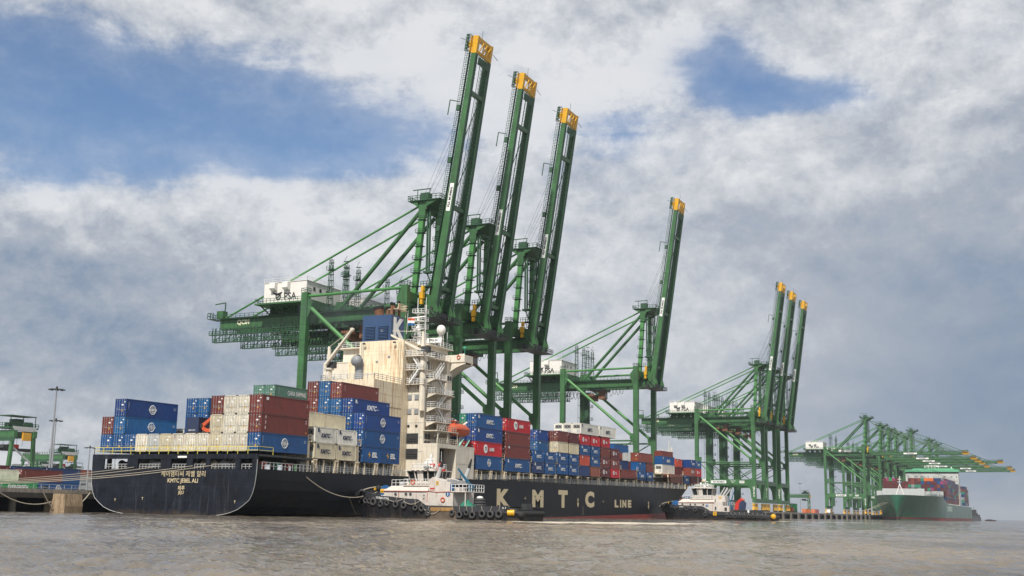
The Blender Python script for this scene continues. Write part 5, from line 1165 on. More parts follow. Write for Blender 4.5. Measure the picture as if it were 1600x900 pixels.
# lower block on the starboard side and boat deck
mb = MB(); mb.box((-3.0, 205.2, 7.4), (.25, 213.0, 14.2)); mb.box((-3.0, 197.5, 7.4), (.25, 198.4, 14.2)); mb.box((-3, 198.4, 13.4), (.25, 205.2, 14.2)); mb.box((-2.9, 198.4, 7.4), (-2.6, 205.2, 13.4), 1); mb.box((.25, 205.4, 10.6), (.28, 212.8, 10.66), 2); mb.box((.25, 209, 7.5), (.28, 209.05, 10.6), 2)
P(mb, 'boat_deck_block', [WSHIP, DARK, LGREY])
mb = MB(); mb.box((-3, 197.4, 16.6), (.2, 206.2, 16.75)); mb.rail([(.15, 197.4, 14.2), (.15, 206.0, 14.2)], 1.05, .9, .035, mids=2); mb.rail([(.15, 197.4, 16.75), (.15, 206.0, 16.75)], 1.05, .9, .035, mids=2)
for y in (198, 202, 206): mb.bar((.0, y, 14.2), (.0, y, 16.6), .15, .15)
P(mb, 'boat_deck', WSHIP)
mb = MB()
for y in (206.4, 211.2): mb.bar((-2.6, y, 14.2), (-1.8, y, 18.5), .3, .3); mb.bar((-1.8, y, 18.5), (-.6, y, 19.3), .3, .3); mb.tube((-.8, y, 19.2), (-.9, y, 17.9), .04, 5)
for y in (206.6, 209.4): mb.bar((.1, y, 14.2), (.1, y+1.5, 15.6), .5, .08, 1)
P(mb, 'davit', [PURE, pm('pale_green_panel', (.25, .5, .42), .4)])
def lifeboat():
    r = empty('lifeboat', (-.9, 208.0, 15.9), 'orange enclosed lifeboat hanging from davits beside the deckhouse', 'lifeboat')
    mb = MB(); rings = []
    for i in range(13):
        t = i/12; y = -3.9+7.8*t; w = math.sin(PI*(.04+.92*t))**.32
        rings.append([(1.4*w*math.cos(a), y, .2+1.3*(1-w)+(1+math.sin(a))*1.35*w) for a in [2*PI*k/16 for k in range(16)]])
    mb.loft(rings, closed=True, sm=True, caps=True); mb.build('hull', ORANGE, r)
    mb = MB(); mb.box((-.6, -2.6, 2.4), (.6, -1.0, 3.3)); mb.box((-.5, -2.63, 2.85), (.5, -2.6, 3.15), 1); mb.box((.6, -2.4, 2.85), (.63, -1.2, 3.15), 1); mb.build('steering_cabin', [ORANGE, GLASS], r)
    mb = MB(); mb.box((-1.43, -2.6, 1.48), (1.43, 2.6, 1.62)); mb.build('fender_strip', pm('dull_red_strip', (.3, .05, .02), .6), r)
lifeboat()
# foremasts
mb = MB(); x, y = XC, 393.5
mb.bar((x, y, 13), (x, y, 22.5), .9, .9, 0, .5, .5); mb.box((x-1.3, y-1, 22.4), (x+1.3, y+1, 22.5)); mb.rail([(x-1.3, y-1, 22.5), (x+1.3, y-1, 22.5)], 1, .6, .05); mb.tube((x, y, 22.5), (x, y, 27), .12, 6); mb.bar((x-2.2, y-.5, 22.9), (x+1.7, y-.5, 22.9), .15, .15); mb.tube((x-2.2, y-.5, 22.9), (x-2.2, y-.5, 23.8), .25, 8); mb.tube((x+1.2, y-.5, 23), (x+1.2, y-.5, 24.6), .2, 8)
P(mb, 'foremast', WSHIP)
mb = MB(); mb.loft([[(XC+hb(y, 13), y, ztop(y)-.1), (XC+hb(y, 13)+.1, y, ztop(y)+1.0)] for y in [372+i*4 for i in range(8)]]); P(mb, 'bulwark', HULL)
# mooring lines from the stern openings
for i, (x, z, q) in enumerate(((-24.0, 7.3, (-35, 112, 4.0)), (-19.5, 7.35, (-35, 112, 3.9)), (-12.0, 7.5, (-35, 111, 3.8)), (-8.0, 7.6, (-35, 111, 3.7)))):
    festoon((x, 142.1, z), q, .55+.12*i, 'mooring_line', 'pale mooring rope from the stern, %s counting from port' % ORD[i], .055, cat='rope', grp='mooring ropes led from the stern to the quay')
festoon((-.0, 153.8, 7.0), (3.4, 172.4, 4.6), 2.4, 'towing_line', 'pale towing rope hanging from the black ship down to the near tug', .075, n=20)
for k_, o_ in PR.items():
    def rm(o):
        for c in list(o.children): rm(c)
        bpy.data.objects.remove(o)
    rm(o_)
for o_ in _lm.values(): bpy.data.objects.remove(o_)
# ------------------------------------------------------------------ tugs (built bow at x=0, running aft along +x, port/starboard = -y/+y; near side is -y)
def tyre(x, y, z, r, root, tilt=(0, 1, 0)):
    mb = MB(); mb.torus((0, 0, 0), r*.72, r*.30, tilt, 18, 8); o = mb.build('tyre_fender', BLACKT, root, loc=(x, y, z)); return o
THULL = pm('scraped_tug_hull', (.010, .011, .014), .55, var=.6, scale=.8, streak=.6, scol=(.07, .05, .035), sscale=.8, thr=.57, spec=.25, splash=True)
BLACKT = pm('scuffed_tyre_rubber', (.045, .045, .047), .8, var=.5, scale=3)
PINK = pm('faded_red_trim', (.45, .12, .10), .6, var=.2)
ROOFW = pm('tug_deckhouse_white', (.58, .54, .49), .5, var=.15, scale=1.2, streak=.7, scol=(.30, .15, .10), sscale=1.8, thr=.58)
TGREY = pm('dark_grey_bulwark', (.035, .037, .044), .5, var=.3, scale=.8, streak=.3, scol=(.09, .06, .04))
def section(x, tb, sheer, Lt, Wd):
    """half width at deck for the station x"""
    if x < 7: return Wd*math.sin(PI/2*((x+.35)/7.35)**.75)
    if x > Lt-3: return Wd*(1-.28*((x-(Lt-3))/3)**2)
    return Wd
def tug(loc, rz, label, kind):
    near = kind == 1; Lt = 33.2; Wd = 5.0
    r = empty('tugboat', loc, label, 'tugboat', 'tugs pushing the black ship', rz)
    def sheer(x):
        pts = [(0, 4.6), (3, 4.3), (6.4, 3.75), (12, 3.2), (14.6, 3.1), (16.2, 2.15), (21, 2.1), (30, 2.15), (33.2, 1.75)] if near else [(0, 4.4), (3, 4.2), (9.9, 3.9), (13.4, 3.85), (15.6, 2.4), (21, 2.35), (28, 2.2), (33.2, 1.75)]
        for (a, b), (c, d) in zip(pts, pts[1:]):
            if a <= x <= c: return b+(d-b)*(x-a)/(c-a)
        return pts[-1][1]
    st = [0, .5, 1.2, 2.2, 3.4, 5, 7, 9, 11, 13, 14.6, 15.4, 16.2, 18, 21, 24, 27, 30, 31.5, 32.6, 33.2]
    mb = MB()
    for s in (-1, 1):
        rg = []
        for x in st:
            w = section(x, 0, 0, Lt, Wd); wl = w*(.62 if x < 1 else min(.97, .62+.07*x)); h = sheer(x)
            rg.append([(x+max(0, 1.6-.4*x)*(1-k)*1.0, s*(wl+(w-wl)*k**.8), -1.0+(h+1.0)*k) for k in (0, .22, .45, .7, 1)])
        mb.loft(rg if s > 0 else [a[::-1] for a in rg], 0, sm=False)
    wS = section(33.2, 0, 0, Lt, Wd); mb.add([(33.2, -wS*.97, -1), (33.2, wS*.97, -1), (33.2, wS, 1.75), (33.2, -wS, 1.75)], [(0, 1, 2, 3)])
    w0 = section(0, 0, 0, Lt, Wd); mb.add([(1.6, -w0*.62, -1), (1.6, w0*.62, -1), (0, w0, 4.6), (0, -w0, 4.6)], [(3, 2, 1, 0)])
    hull = mb.build('hull', THULL, r)
    mb = MB()                                       # bulwark band, grey, inside the shell line, with a lighter cap
    for s in (-1, 1):
        rg = [[(x, s*(section(x, 0, 0, Lt, Wd)+.03), sheer(x)-.85), (x, s*(section(x, 0, 0, Lt, Wd)+.04), sheer(x)+.02), (x, s*(section(x, 0, 0, Lt, Wd)-.12), sheer(x)+.03)] for x in st[4:-1]]
        mb.loft(rg if s > 0 else [a[::-1] for a in rg])
    mb.build('bulwark', TGREY, hull)
    mb = MB(); 
    for s in (-1, 1): mb.loft([[(x, 0, max(.9, sheer(x)-.9)), (x, s*(section(x, 0, 0, Lt, Wd)-.05), max(.9, sheer(x)-.9))][::s] for x in st])
    mb.build('deck', pm('dark_deck_paint', (.06, .045, .04), .7, var=.3), r)
    if near:
        mb = MB(); mb.box((17.0, -5.06, 1.25), (22.0, -5.0, 1.32)); mb.box((17.2, -5.12, 1.35), (21.6, -5.05, 1.9)); mb.build('rusty_boarding_plate', pm('rusty_yellow_plate', (.30, .17, .06), .75, var=.4, scale=1.5, streak=.6), hull)
        mb = MB(); mb.box((16.6, -5.07, -.5), (22.2, -5.01, 1.2)); mb.build('worn_side_plate', OXIDE, hull)
    # bow fender
    mb = MB(); mb.path([(2.2-2.4*math.cos(a)+.2, 3.4*math.sin(a), 3.7) for a in [(-1.35+2.7*i/12) for i in range(13)]], .62, 10); mb.path([(2.3-2.2*math.cos(a)+.3, 3.2*math.sin(a), 2.6) for a in [(-1.3+2.6*i/12) for i in range(13)]], .5, 10); mb.build('bow_fender', BLACK, r)
    tys = [(1.6, -2.7, 4.0, .72), (3.3, -3.9, 2.8, .5), (4.5, -4.45, 2.7, .5), (5.6, -4.85, 2.6, .68), (7.3, -5.1, 2.25, .52), (8.6, -5.15, 2.45, .5), (10.4, -5.2, 2.25, .58), (12.0, -5.2, 2.1, .58), (14.3, -5.2, 1.75, .5), (15.5, -5.2, 1.7, .55), (16.8, -5.2, 1.0, .58),
           (21.4, -5.25, 1.05, .52), (22.8, -5.25, .8, .6), (24.1, -5.25, 1.15, .48), (25.2, -5.25, .8, .62), (27.0, -5.25, 1.0, .64), (28.5, -5.22, .95, .62), (30.0, -5.15, 1.0, .66)] if near else \
          [(5, -4.6, 3.4, .45), (6.8, -5.0, 3.0, .5), (8.5, -5.15, 3.1, .6), (11, -5.2, 2.8, .6), (14, -5.2, 1.6, .6), (20.4, -5.25, 1.2, .5), (21.5, -5.25, 1.25, .5), (22.6, -5.25, 1.2, .55), (23.9, -5.25, 1.25, .5), (25.2, -5.25, 1.2, .5), (26.5, -5.25, 1.2, .5), (27.7, -5.25, 1.2, .5), (29, -5.2, 1.15, .5), (30.2, -5.1, 1.1, .5), (31.2, -4.9, 1.1, .45)]
    for x, y, z, rr in tys:
        t = tyre(x, y, z, rr, r); mb = MB(); mb.bar((0, 0, rr*.9), (R_.uniform(-.2, .2), .12, min(rr+.75, sheer(x)-z+.1)), .05, .05); mb.build('chain', ROPE, t)
    # deckhouse
    mb = MB()
    if near:
        mb.prism([(6.6, 3.0), (15.4, 2.2), (20.2, 2.0), (20.2, 4.45), (15.0, 4.5), (6.6, 4.5)], 'y', -3.3, 3.3); mb.loft([[(6.5, -3.4, 4.5), (6.5, 3.4, 4.5)], [(7.6, -2.6, 5.3), (7.6, 2.6, 5.3)], [(15.2, -2.6, 5.35), (15.2, 2.6, 5.35)], [(15.5, -3.4, 4.6), (15.5, 3.4, 4.6)]], 0)
        mb.loft([[(6.4, -3.45, 4.45), (15.5, -3.45, 4.5)], [(7.6, -2.6, 5.3), (15.2, -2.6, 5.35)]], 0); mb.loft([[(7.6, 2.6, 5.3), (15.2, 2.6, 5.35)], [(6.4, 3.45, 4.45), (15.5, 3.45, 4.5)]], 0)
        for z in (4.46,): mb.box((6.5, -3.48, z-.06), (15.2, -3.42, z+.04), 1)
        for x in (9.6, 15.3): mb.box((x, -3.36, 2.7), (x+.08, -3.3, 4.5), 1)
        mb.path([(15.4, -3.38, 4.5), (17.2, -3.38, 4.3), (20.1, -3.38, 4.4)], .05, 5, 1)
    else:
        mb.prism([(5.6, 3.9), (14.2, 2.6), (18.6, 2.4), (18.6, 5.2), (5.6, 4.9)], 'y', -3.3, 3.3); mb.loft([[(5.4, -3.45, 4.85), (16.4, -3.45, 5.1)], [(6.8, -2.6, 5.9), (16.2, -2.6, 5.9)]], 0); mb.loft([[(6.8, -2.6, 5.9), (6.8, 2.6, 5.9)], [(16.2, -2.6, 5.9), (16.2, 2.6, 5.9)]], 0); mb.loft([[(5.4, 3.45, 4.85), (5.4, -3.45, 4.85)], [(6.8, 2.6, 5.9), (6.8, -2.6, 5.9)]], 0)
        mb.box((5.6, -3.48, 4.82), (16.2, -3.42, 4.9), 1); mb.box((15.6, -3.36, 2.9), (15.68, -3.3, 4.9), 1)
    dh = mb.build('deckhouse', [ROOFW, PINK], r)
    for x, z in ((9.0, 3.9), (11.1, 3.95), (12.0, 3.95), (12.5, 3.0)) if near else ((6.8, 4.4), (9.2, 4.3), (10.6, 4.3), (13.0, 4.3)):
        mb = MB(); mb.tube((x, -3.36, z), (x, -3.28, z), .22, 10); mb.torus((x, -3.36, z), .24, .05, (0, 1, 0), 12, 4, 1); mb.build('porthole', [DARK, GREY], dh)
    mb = MB()
    if near: mb.box((14.5, -3.35, 2.9), (14.9, -3.3, 4.1)); mb.box((14.6, -3.37, 3.1), (14.8, -3.34, 3.4), 1); mb.box((14.6, -3.37, 3.6), (14.8, -3.34, 3.9), 1); mb.box((17.5, -3.35, 2.3), (18.4, -3.3, 4.2))
    else: mb.box((16.2, -3.35, 2.7), (16.9, -3.3, 4.1)); mb.box((16.4, -3.37, 2.9), (16.8, -3.34, 3.8), 1)
    mb.build('door', [ROOFW, GLASS], dh)
    mb = MB(); cx_ = 19.3 if near else 14.1
    mb.ell((cx_, -3.34, 4.0), .42, .03, .42, 14, 6); mb.text('3', (cx_, -3.38, 4.0), (1, 0, 0), (0, 0, 1), .45, 1, .02); mb.build('emblem', [BLUE, PURE], dh)
    if near: mb = MB(); mb.torus((18.4, -3.4, 3.1), .34, .1, (0, 1, 0), 14, 6); mb.build('lifebuoy', ORANGE, dh)
    # wheelhouse with raked windows
    x0, x1 = (11.0, 15.8) if near else (9.8, 15.3); zf = 5.35 if near else 5.9; zw = 6.15 if near else 7.0; zt = 7.75 if near else 8.9
    mb = MB(); mb.box((x0-.0, -2.1, zf), (x1, 2.1, zw)); mb.box((x0-.9, -2.9, zf-.05), (x1+.6, 2.9, zf+.08))
    if not near: mb.box((x0-.3, -2.6, 5.9), (x1+2.6, 2.6, 6.9))
    P4 = lambda x, y, z: (x, y, z)
    rak = .45
    cor = [(x0-rak, -2.1-rak*.6), (x1+rak*.5, -2.1-rak*.6), (x1+rak*.5, 2.1+rak*.6), (x0-rak, 2.1+rak*.6)]
    low = [(x0, -2.1), (x1, -2.1), (x1, 2.1), (x0, 2.1)]
    for i in range(4):
        a, b_, c, d = low[i], low[(i+1) % 4], cor[i], cor[(i+1) % 4]
        n = 4 if i in (0, 2) else 4
        for j in range(n+1):
            t = j/n; mb.bar((a[0]+(b_[0]-a[0])*t, a[1]+(b_[1]-a[1])*t, zw), (c[0]+(d[0]-c[0])*t, c[1]+(d[1]-c[1])*t, zt), .16, .16)
        if i == 0: mb.add([(a[0]+1.6, a[1]-.02, zw), (a[0]+2.7, a[1]-.02, zw), (c[0]+2.9+.2, c[1], zt), (c[0]+1.9, c[1], zt)], [(0, 1, 2, 3)])
    mb.box((x0-rak-.4, -2.7, zt), (x1+.5, 2.7, zt+.16)); mb.box((x0+.2, -2.0, zt+.16), (x1-.3, 2.0, zt+.42))
    for k in range(4): mb.box((x0+.6+k*1.0, -2.72, zt+.03), (x0+1.2+k*1.0, -2.69, zt+.13), 1)
    wh = mb.build('wheelhouse', [ROOFW, DARK], r)
    mb = MB()
    mb.loft([[(p[0]*.995+.05, p[1]*.97, zw) for p in low+[low[0]]], [(p[0]*.995+.05, p[1]*.97, zt) for p in cor+[cor[0]]]]); mb.build('window', GLASS, wh)
    mb = MB(); mb.rail([(x0-.8, -2.8, zf+.08), (x1+.5, -2.8, zf+.08)], 1.0, .8, .03); mb.rail([(x0-.8, 2.8, zf+.08), (x0-.8, -2.8, zf+.08)], 1.0, .8, .03); mb.rail([(x0+.3, -2, zt+.42), (x1-.4, -2, zt+.42), (x1-.4, 2, zt+.42), (x0+.3, 2, zt+.42), (x0+.3, -2, zt+.42)], .8, .6, .03)
    if near: mb.rail([(7.6, -2.5, 5.3), (10.8, -2.5, 5.35)], 1.0, .8, .03)
    else: mb.rail([(6.8, -2.6, 5.9), (15, -2.6, 5.9)], .9, .7, .03)
    mb.build('railing', PURE, wh)
    if near: mb = MB(); mb.torus((12.1, -2.95, 5.9), .34, .1, (0, 1, 0), 14, 6); mb.build('lifebuoy', ORANGE, wh)
    # mast with lights, radar and monitor
    xm = (x0+x1)/2+.2; mb = MB(); mb.bar((xm, -.3, zt+.4), (xm+.1, 0, zt+2.9), .25, .25); mb.bar((xm, .4, zt+.4), (xm+.1, 0, zt+2.6), .2, .2); mb.bar((xm-1.3, -.1, zt+1.3), (xm+1.3, -.1, zt+1.3), .12, .16); mb.bar((xm-.9, -.1, zt+2.0), (xm+1.0, -.1, zt+2.1), .12, .14); mb.box((xm-.5, -.6, zt+1.35), (xm+.7, .6, zt+1.42))
    for q in range(4): mb.tube((xm-.9+q*.6, -.3, zt+1.35), (xm-.9+q*.6, -.3, zt+1.75), .1, 6)
    mb.tube((xm-1.5, .8, zt+.4), (xm-1.5, .8, zt+1.3), .05, 5); mb.ell((xm-1.5, .8, zt+1.5), .28, .28, .3, 10, 6); mb.tube((xm+1.5, .9, zt+.4), (xm+1.5, .9, zt+3.4), .03, 5); mb.ell((xm+1.1, -1.3, zt+.75), .25, .25, .28, 10, 6)
    for q in range(5): mb.bar((xm+.0, -.4, zt+.6+q*.45), (xm+.35, .3, zt+.6+q*.45), .05, .05)
    mb.build('mast', PURE, wh)
    if near:
        for x in (14.4, 16.0): mb = MB(); mb.ell((x, -.6, zt+1.0), .42, .42, .42, 12, 8); mb.tube((x, -.6, zt+.3), (x, -.6, zt+.8), .12, 6); mb.bar((x-.9, -.6, zt+.3), (x+.9, -.6, zt+.2), .35, .35); mb.build('fire_monitor', RED, wh)
    else: mb = MB(); mb.ell((xm-.3, -.6, zt+2.4), .4, .4, .35, 12, 8); mb.box((xm-.8, -.9, zt+2.1), (xm+.3, -.3, zt+2.3)); mb.build('fire_monitor', CREAM, wh)
    # funnel blocks
    if near:
        mb = MB(); mb.prism([(15.6, 4.5), (18.6, 4.5), (18.6, 6.1), (16.2, 6.75), (15.4, 6.2)], 'y', -3.2, -1.2); mb.prism([(15.6, 4.5), (18.6, 4.5), (18.6, 6.1), (16.2, 6.75), (15.4, 6.2)], 'y', 1.2, 3.2); mb.box((18.6, -3.1, 4.5), (19.6, -1.4, 6.0), 0)
        fb = mb.build('funnel_block', ROOFW, r); mb = MB(); mb.box((16.9, -3.24, 5.5), (17.4, -3.2, 6.1)); mb.box((17.0, -3.26, 5.7), (17.25, -3.235, 5.95), 1); mb.build('emblem', [YEL, GREY], fb)
        for s, xx in ((-1, 16.3), (1, 19.0)): mb = MB(); mb.tube((xx, s*2.2, 6.3), (xx+.8, s*2.2, 8.4), .42, 12, 0, .3); mb.tube((xx+.8, s*2.2, 8.4), (xx+1.25, s*2.2, 9.9), .3, 12, 1, .12); mb.build('exhaust_stack', [LGREY, BLACK], r)
    else:
        mb = MB(); mb.prism([(16.6, 5.2), (19.4, 5.2), (19.2, 6.9), (16.6, 7.2)], 'y', -3.0, 3.0); fb = mb.build('funnel_block', ROOFW, r); mb = MB(); mb.box((17.6, -3.04, 6.1), (18.2, -3.0, 6.6)); mb.build('emblem', YEL, fb)
        for s in (-1, 1):
            for q in (0, .9): mb = MB(); mb.tube((17.4+q, s*1.6, 6.8), (19.0+q, s*1.6, 9.3-q*.4), .2, 8); mb.build('exhaust_stack', LGREY, r)
    # deck gear forward: winch
    xw = 5.4 if near else 4.2; zw_ = 3.2
    mb = MB(); mb.tube((xw, -1.2, 4.4), (xw, 1.2, 4.4), .7, 14); mb.tube((xw, -1.35, 4.4), (xw, -1.15, 4.4), 1.05, 16); mb.tube((xw, 1.15, 4.4), (xw, 1.35, 4.4), 1.05, 16); mb.box((xw-1, -1.6, 3.0), (xw+1, 1.6, 3.6)); mb.build('towing_winch', BLUE, r)
    mb = MB(); mb.ell((xw-1.8, -.8, 4.9), .5, .5, .6, 10, 6); mb.tube((xw-2.4, -1.2, 3.4), (xw-2.4, -1.2, 5.0), .1, 6); mb.box((xw-2.2, -1.5, 4.6), (xw-1.9, -1.2, 5.0), 1); mb.build('bow_fitting', [BLACK, YEL], r)
    # rope up over the bow
    mb = MB(); mb.path([(xw, -.3, 5.0), (3.2, -.4, 5.2), (1.6, -.6, 4.95), (.3, -1.2, 4.5), (-.6, -1.6, 3.6)], .1, 6); mb.path([(xw, .3, 5.0), (xw+1.2, -1.2, 4.2), (xw+1.6, -1.8, 3.7)], .09, 6); mb.build('bow_rope', ROPE, r)
    if near:
        # aft: covered boat on its cradle, blue crane, green tarpaulin, coiled hawser, poop rails
        mb = MB(); rg = []
        for i in range(9):
            t = i/8; w = math.sin(PI*(.06+.88*t))**.6; rg.append([(17.6+4.4*t, -1.6+1.0*w*math.cos(a), 5.2-.1*t+.75*w*(1+math.sin(a))*.6) for a in [PI+PI*k/8 for k in range(9)]])
        mb.loft(rg, sm=True, caps=True); wb = mb.build('workboat', BLACK, r)
        mb = MB(); rg = []
        for i in range(9):
            t = i/8; w = math.sin(PI*(.06+.88*t))**.6; rg.append([(17.5+4.6*t, -1.6+1.05*w*math.cos(a), 5.65+(1.1-.9*t)*w*math.sin(a)+.1*math.sin(a*5+i)) for a in [PI*k/8 for k in range(9)]])
        mb.loft(rg, sm=True); mb.build('grey_cover', CANVAS, wb)
        mb = MB(); mb.bar((22.4, -1.2, 4.4), (22.2, -1.2, 5.6), .5, .5); mb.bar((22.2, -1.2, 5.5), (19.8, -1.2, 8.2), .32, .4, 0, .2, .25); mb.bar((22.4, -1.2, 5.6), (22.9, -1.2, 5.1), .5, .4); mb.bar((20.4, -1.2, 7.6), (20.2, -1.2, 6.2), .1, .1); mb.build('deck_crane', pm('teal_blue_paint', (.01, .09, .16), .4), r)
        mb = MB(); mb.box((19.9, -3.4, 4.35), (22.9, 2.2, 4.5)); 
        for x in (20.2, 22.6): mb.bar((x, -3.2, 2.0), (x, -3.2, 4.4), .14, .14)
        mb.build('aft_platform', ROOFW, r)
        mb = MB(); mb.rail([(20, -3.35, 4.5), (22.85, -3.35, 4.5), (22.85, 2.1, 4.5)], 1.1, .7, .04); mb.build('railing', PURE, r)
        mb = MB(); mb.tube((19.8, -2.9, 4.6), (19.8, -2.9, 5.6), .32, 10); mb.build('drum', BLUE, r)
        mb = MB(); rg = [[(21.6+2.9*i/6, -2.2+1.1*math.cos(a), 1.5+(1.2+.5*math.sin(i*1.1))*math.sin(a)+.12*math.sin(a*6+i*2)) for a in [PI*k/10 for k in range(11)]] for i in range(7)]; mb.loft(rg, sm=True); mb.add(rg[0], [tuple(range(11))]); mb.add(rg[-1], [tuple(range(11))[::-1]]); mb.build('green_tarpaulin', GCANV, r)
        mb = MB(); 
        for q in range(4): mb.torus((24.6, -2.0, 1.9+q*.42), .85-.05*q, .24, (0, 0, 1), 18, 6)
        mb.build('tyre_stack', BLACKT, r); mb = MB(); mb.ell((24.6, -2.0, 3.5), .55, .55, .3, 12, 6); mb.build('coiled_line', WHITE, r)
        mb = MB(); mb.prism([(29.6, 1.4), (31.9, 1.4), (31.2, 2.35), (30.3, 2.35)], 'y', -4.9, -4.4); mb.text('No. 3', (30.7, -4.95, 2.0), (1, 0, 0), (0, 0, 1), .28, 1); mb.build('stern_bulwark', [BLACK, PURE], r)
        mb = MB(); mb.bar((21.6, -2.7, 5.2), (24.6, -2.7, 4.9), .05, .05); mb.tube((28.5, -2.8, 1.2), (28.5, -2.8, 2.4), .2, 8); mb.tube((26.9, -4.6, 1.3), (26.9, -4.6, 2.5), .14, 8); mb.box((31.7, -1.0, 1.0), (32.6, 1.0, 2.7)); mb.build('towing_bitt', DARK, r)
    else:
        mb = MB(); mb.bar((20.2, -1.0, 4.0), (21.6, -1.0, 8.6), .3, .3, 0, .15, .15); mb.bar((19.8, -1, 6.8), (20.3, -1, 5.0), .2, .2); mb.box((19.6, -1.6, 3.0), (21, -.4, 5.4)); mb.build('deck_crane', pm('teal_blue_paint', None), r)
        mb = MB(); mb.prism([(21.6, 2.4), (22.6, 2.4), (24.2, 6.2), (23.4, 6.3), (22.0, 5.0)], 'y', -1.6, -.6); mb.build('covered_winch', RED, r)
        mb = MB(); mb.prism([(22.8, 2.0), (24.6, 2.0), (25.0, 5.0), (24.2, 5.8), (23.2, 5.0)], 'y', -2.0, -1.0); mb.ell((24.2, -1.5, 5.8), .45, .4, .4, 10, 6, 1); mb.build('equipment_cover', [NAVY, ORANGE], r)
        mb = MB(); mb.box((18.6, -3.4, 2.4), (20.6, 3.3, 4.1)); mb.rail([(18.8, -3.4, 4.1), (22, -3.4, 4.1)], 1.0, .6, .04); mb.box((19.2, -3.43, 2.6), (19.9, -3.4, 3.6), 1); mb.build('aft_house', [ROOFW, DARK], r)
        mb = MB(); mb.box((21.6, -3.4, 2.0), (29, 3.4, 3.0)); mb.box((21.9, -3.43, 2.3), (25.5, -3.4, 2.8), 1); mb.box((25.8, -3.45, 2.2), (26.3, -3.4, 3.0), 2); mb.build('tow_deck', [DARK, BLACK, PURE], r)
        mb = MB(); mb.box((16.3, -5.12, 1.3), (17.3, -5.06, 2.4)); mb.text('3', (16.8, -5.15, 1.85), (1, 0, 0), (0, 0, 1), .6, 1, .03); mb.build('pilot_mark', [YEL, DARK], hull)
    if near:
        for x, y, z, m in ((9.0, -1.2, 5.35, LGREY), (9.9, .6, 5.35, BLUE), (8.4, 1.0, 5.3, CREAM), (16.2, -2.9, 4.55, RED), (15.2, -1.4, 5.3, DARK), (6.0, -2.6, 4.1, YEL)):
            mb = MB(); mb.tube((x-.45, y, z+.35), (x+.45, y, z+.35), .34, 10); mb.box((x-.4, y-.3, z), (x+.4, y+.3, z+.15)); mb.build('deck_locker', m, r)
        for x, sg in ((17.6, .8), (13.5, .5), (10.2, .4)): mb = MB(); mb.path([(x-1.6+i*.4, -5.2, 2.2-sg*math.sin(PI*i/8)+(.9 if x < 12 else (.6 if x < 15 else -.6))) for i in range(9)], .05, 5); mb.build('hanging_rope', ROPE, hull)
        for y in (-1.9, 1.9): mb = MB(); mb.box((13.8, y-.5, 8.2), (14.6, y+.5, 8.55)); mb.tube((14.2, y, 8.5), (14.2, y, 9.3), .05, 5); mb.build('roof_box', GREY, wh)
    # tugs name, roller fender aft
    mb = MB()
    if near: mb.text('OCEAN STAR', (7.6, -5.08, 3.25), (1, 0, -.07), (0, 0, 1), .32, 0, .02); mb.text('MUMBAI', (7.8, -5.08, 3.65), (1, 0, -.07), (0, 0, 1), .18, 0, .01); mb.build('name_lettering', PURE, hull)
    else: mb.text('OCEAN', (7.0, -5.1, 3.6), (1, 0, 0), (0, 0, 1), .26, 0, .02); mb.build('name_lettering', PURE, hull)
    if near:
        mb = MB(); mb.tube((30.9, -4.75, 1.2), (32.9, -3.8, 1.2), .32, 12, 0); mb.build('stern_roller', BLACK, r); mb = MB(); mb.tube((31.3, -4.75, 1.25), (32.3, -4.3, 1.25), .47, 14); mb.build('yellow_fender_band', YEL, r)
        mb = MB(); mb.path([(33.1, 3.6*math.sin(a), 1.15) for a in (-1.5, -1, -.5, 0, .5, 1, 1.5)], .42, 12); mb.ell((33.1, -3.6, .95), .62, .62, .62, 14, 8); mb.build('stern_fender', BLACK, r)
    else:
        mb = MB(); mb.ell((33.2, -4.2, 1.3), .75, .75, .75, 14, 8); mb.build('stern_buoy_fender', YEL, r); mb = MB(); mb.path([(33.2, 4*math.sin(a), 1.1) for a in (-1.2, -.5, .5, 1.2)], .55, 10); mb.build('stern_fender', BLACK, r)
    return r
tug((0.7, 171.4, 0), math.radians(-4), 'black and white tug with tyre fenders nosed against the hull beside the deckhouse', 1)
tug((1.4, 332.5, 0), math.radians(2), 'farther black and white tug nosed against the bow of the black ship', 2)
# ------------------------------------------------------------------ yard behind the quay
YARD = 'containers stacked in the yard'
PR.clear()
for nm, a in {'40h': (12.19, CH_, 'dry'), '40s': (12.19, 2.6, 'dry'), '20s': (6.06, 2.6, 'dry')}.items(): PR[nm] = container_proto(*a)
_lm.clear()
def yput(kind, col, x, y, t, label, mk=None, rot=0): return put(kind, col, x, y, QZ+.02+t*CH_, label, mk, rot, 0, YARD)
def evergreen(o):
    mb = MB(); mb.text('EVERGREEN', (.012, 6.6, 1.5), (0, 1, 0), (0, 0, 1), 1.0, 0, .04, .15, .85); mb.build('painted_mark', PURE, o)
evergreen(yput('40h', 'bright green', -108.8, 188.2, 0, 'bright green container with white lettering at the front of the yard, left edge'))
yput('40h', 'blue', -108.8, 200.7, 0, 'blue container with white globe emblem on the quay, right of the bright green one', 'globe')
yput('20s', 'white', -111, 190.6, 1, 'white container resting behind the bright green one'); yput('40h', 'maroon', -111, 188.2, 0, 'maroon container at ground level directly behind the bright green one')
yput('40h', 'brown', -111, 197.6, 1, 'brown container, second tier, right of the white container', 'serial'); yput('40h', 'brown', -111.3, 200.7, 0, 'brown container at ground level directly behind the globe emblem container')
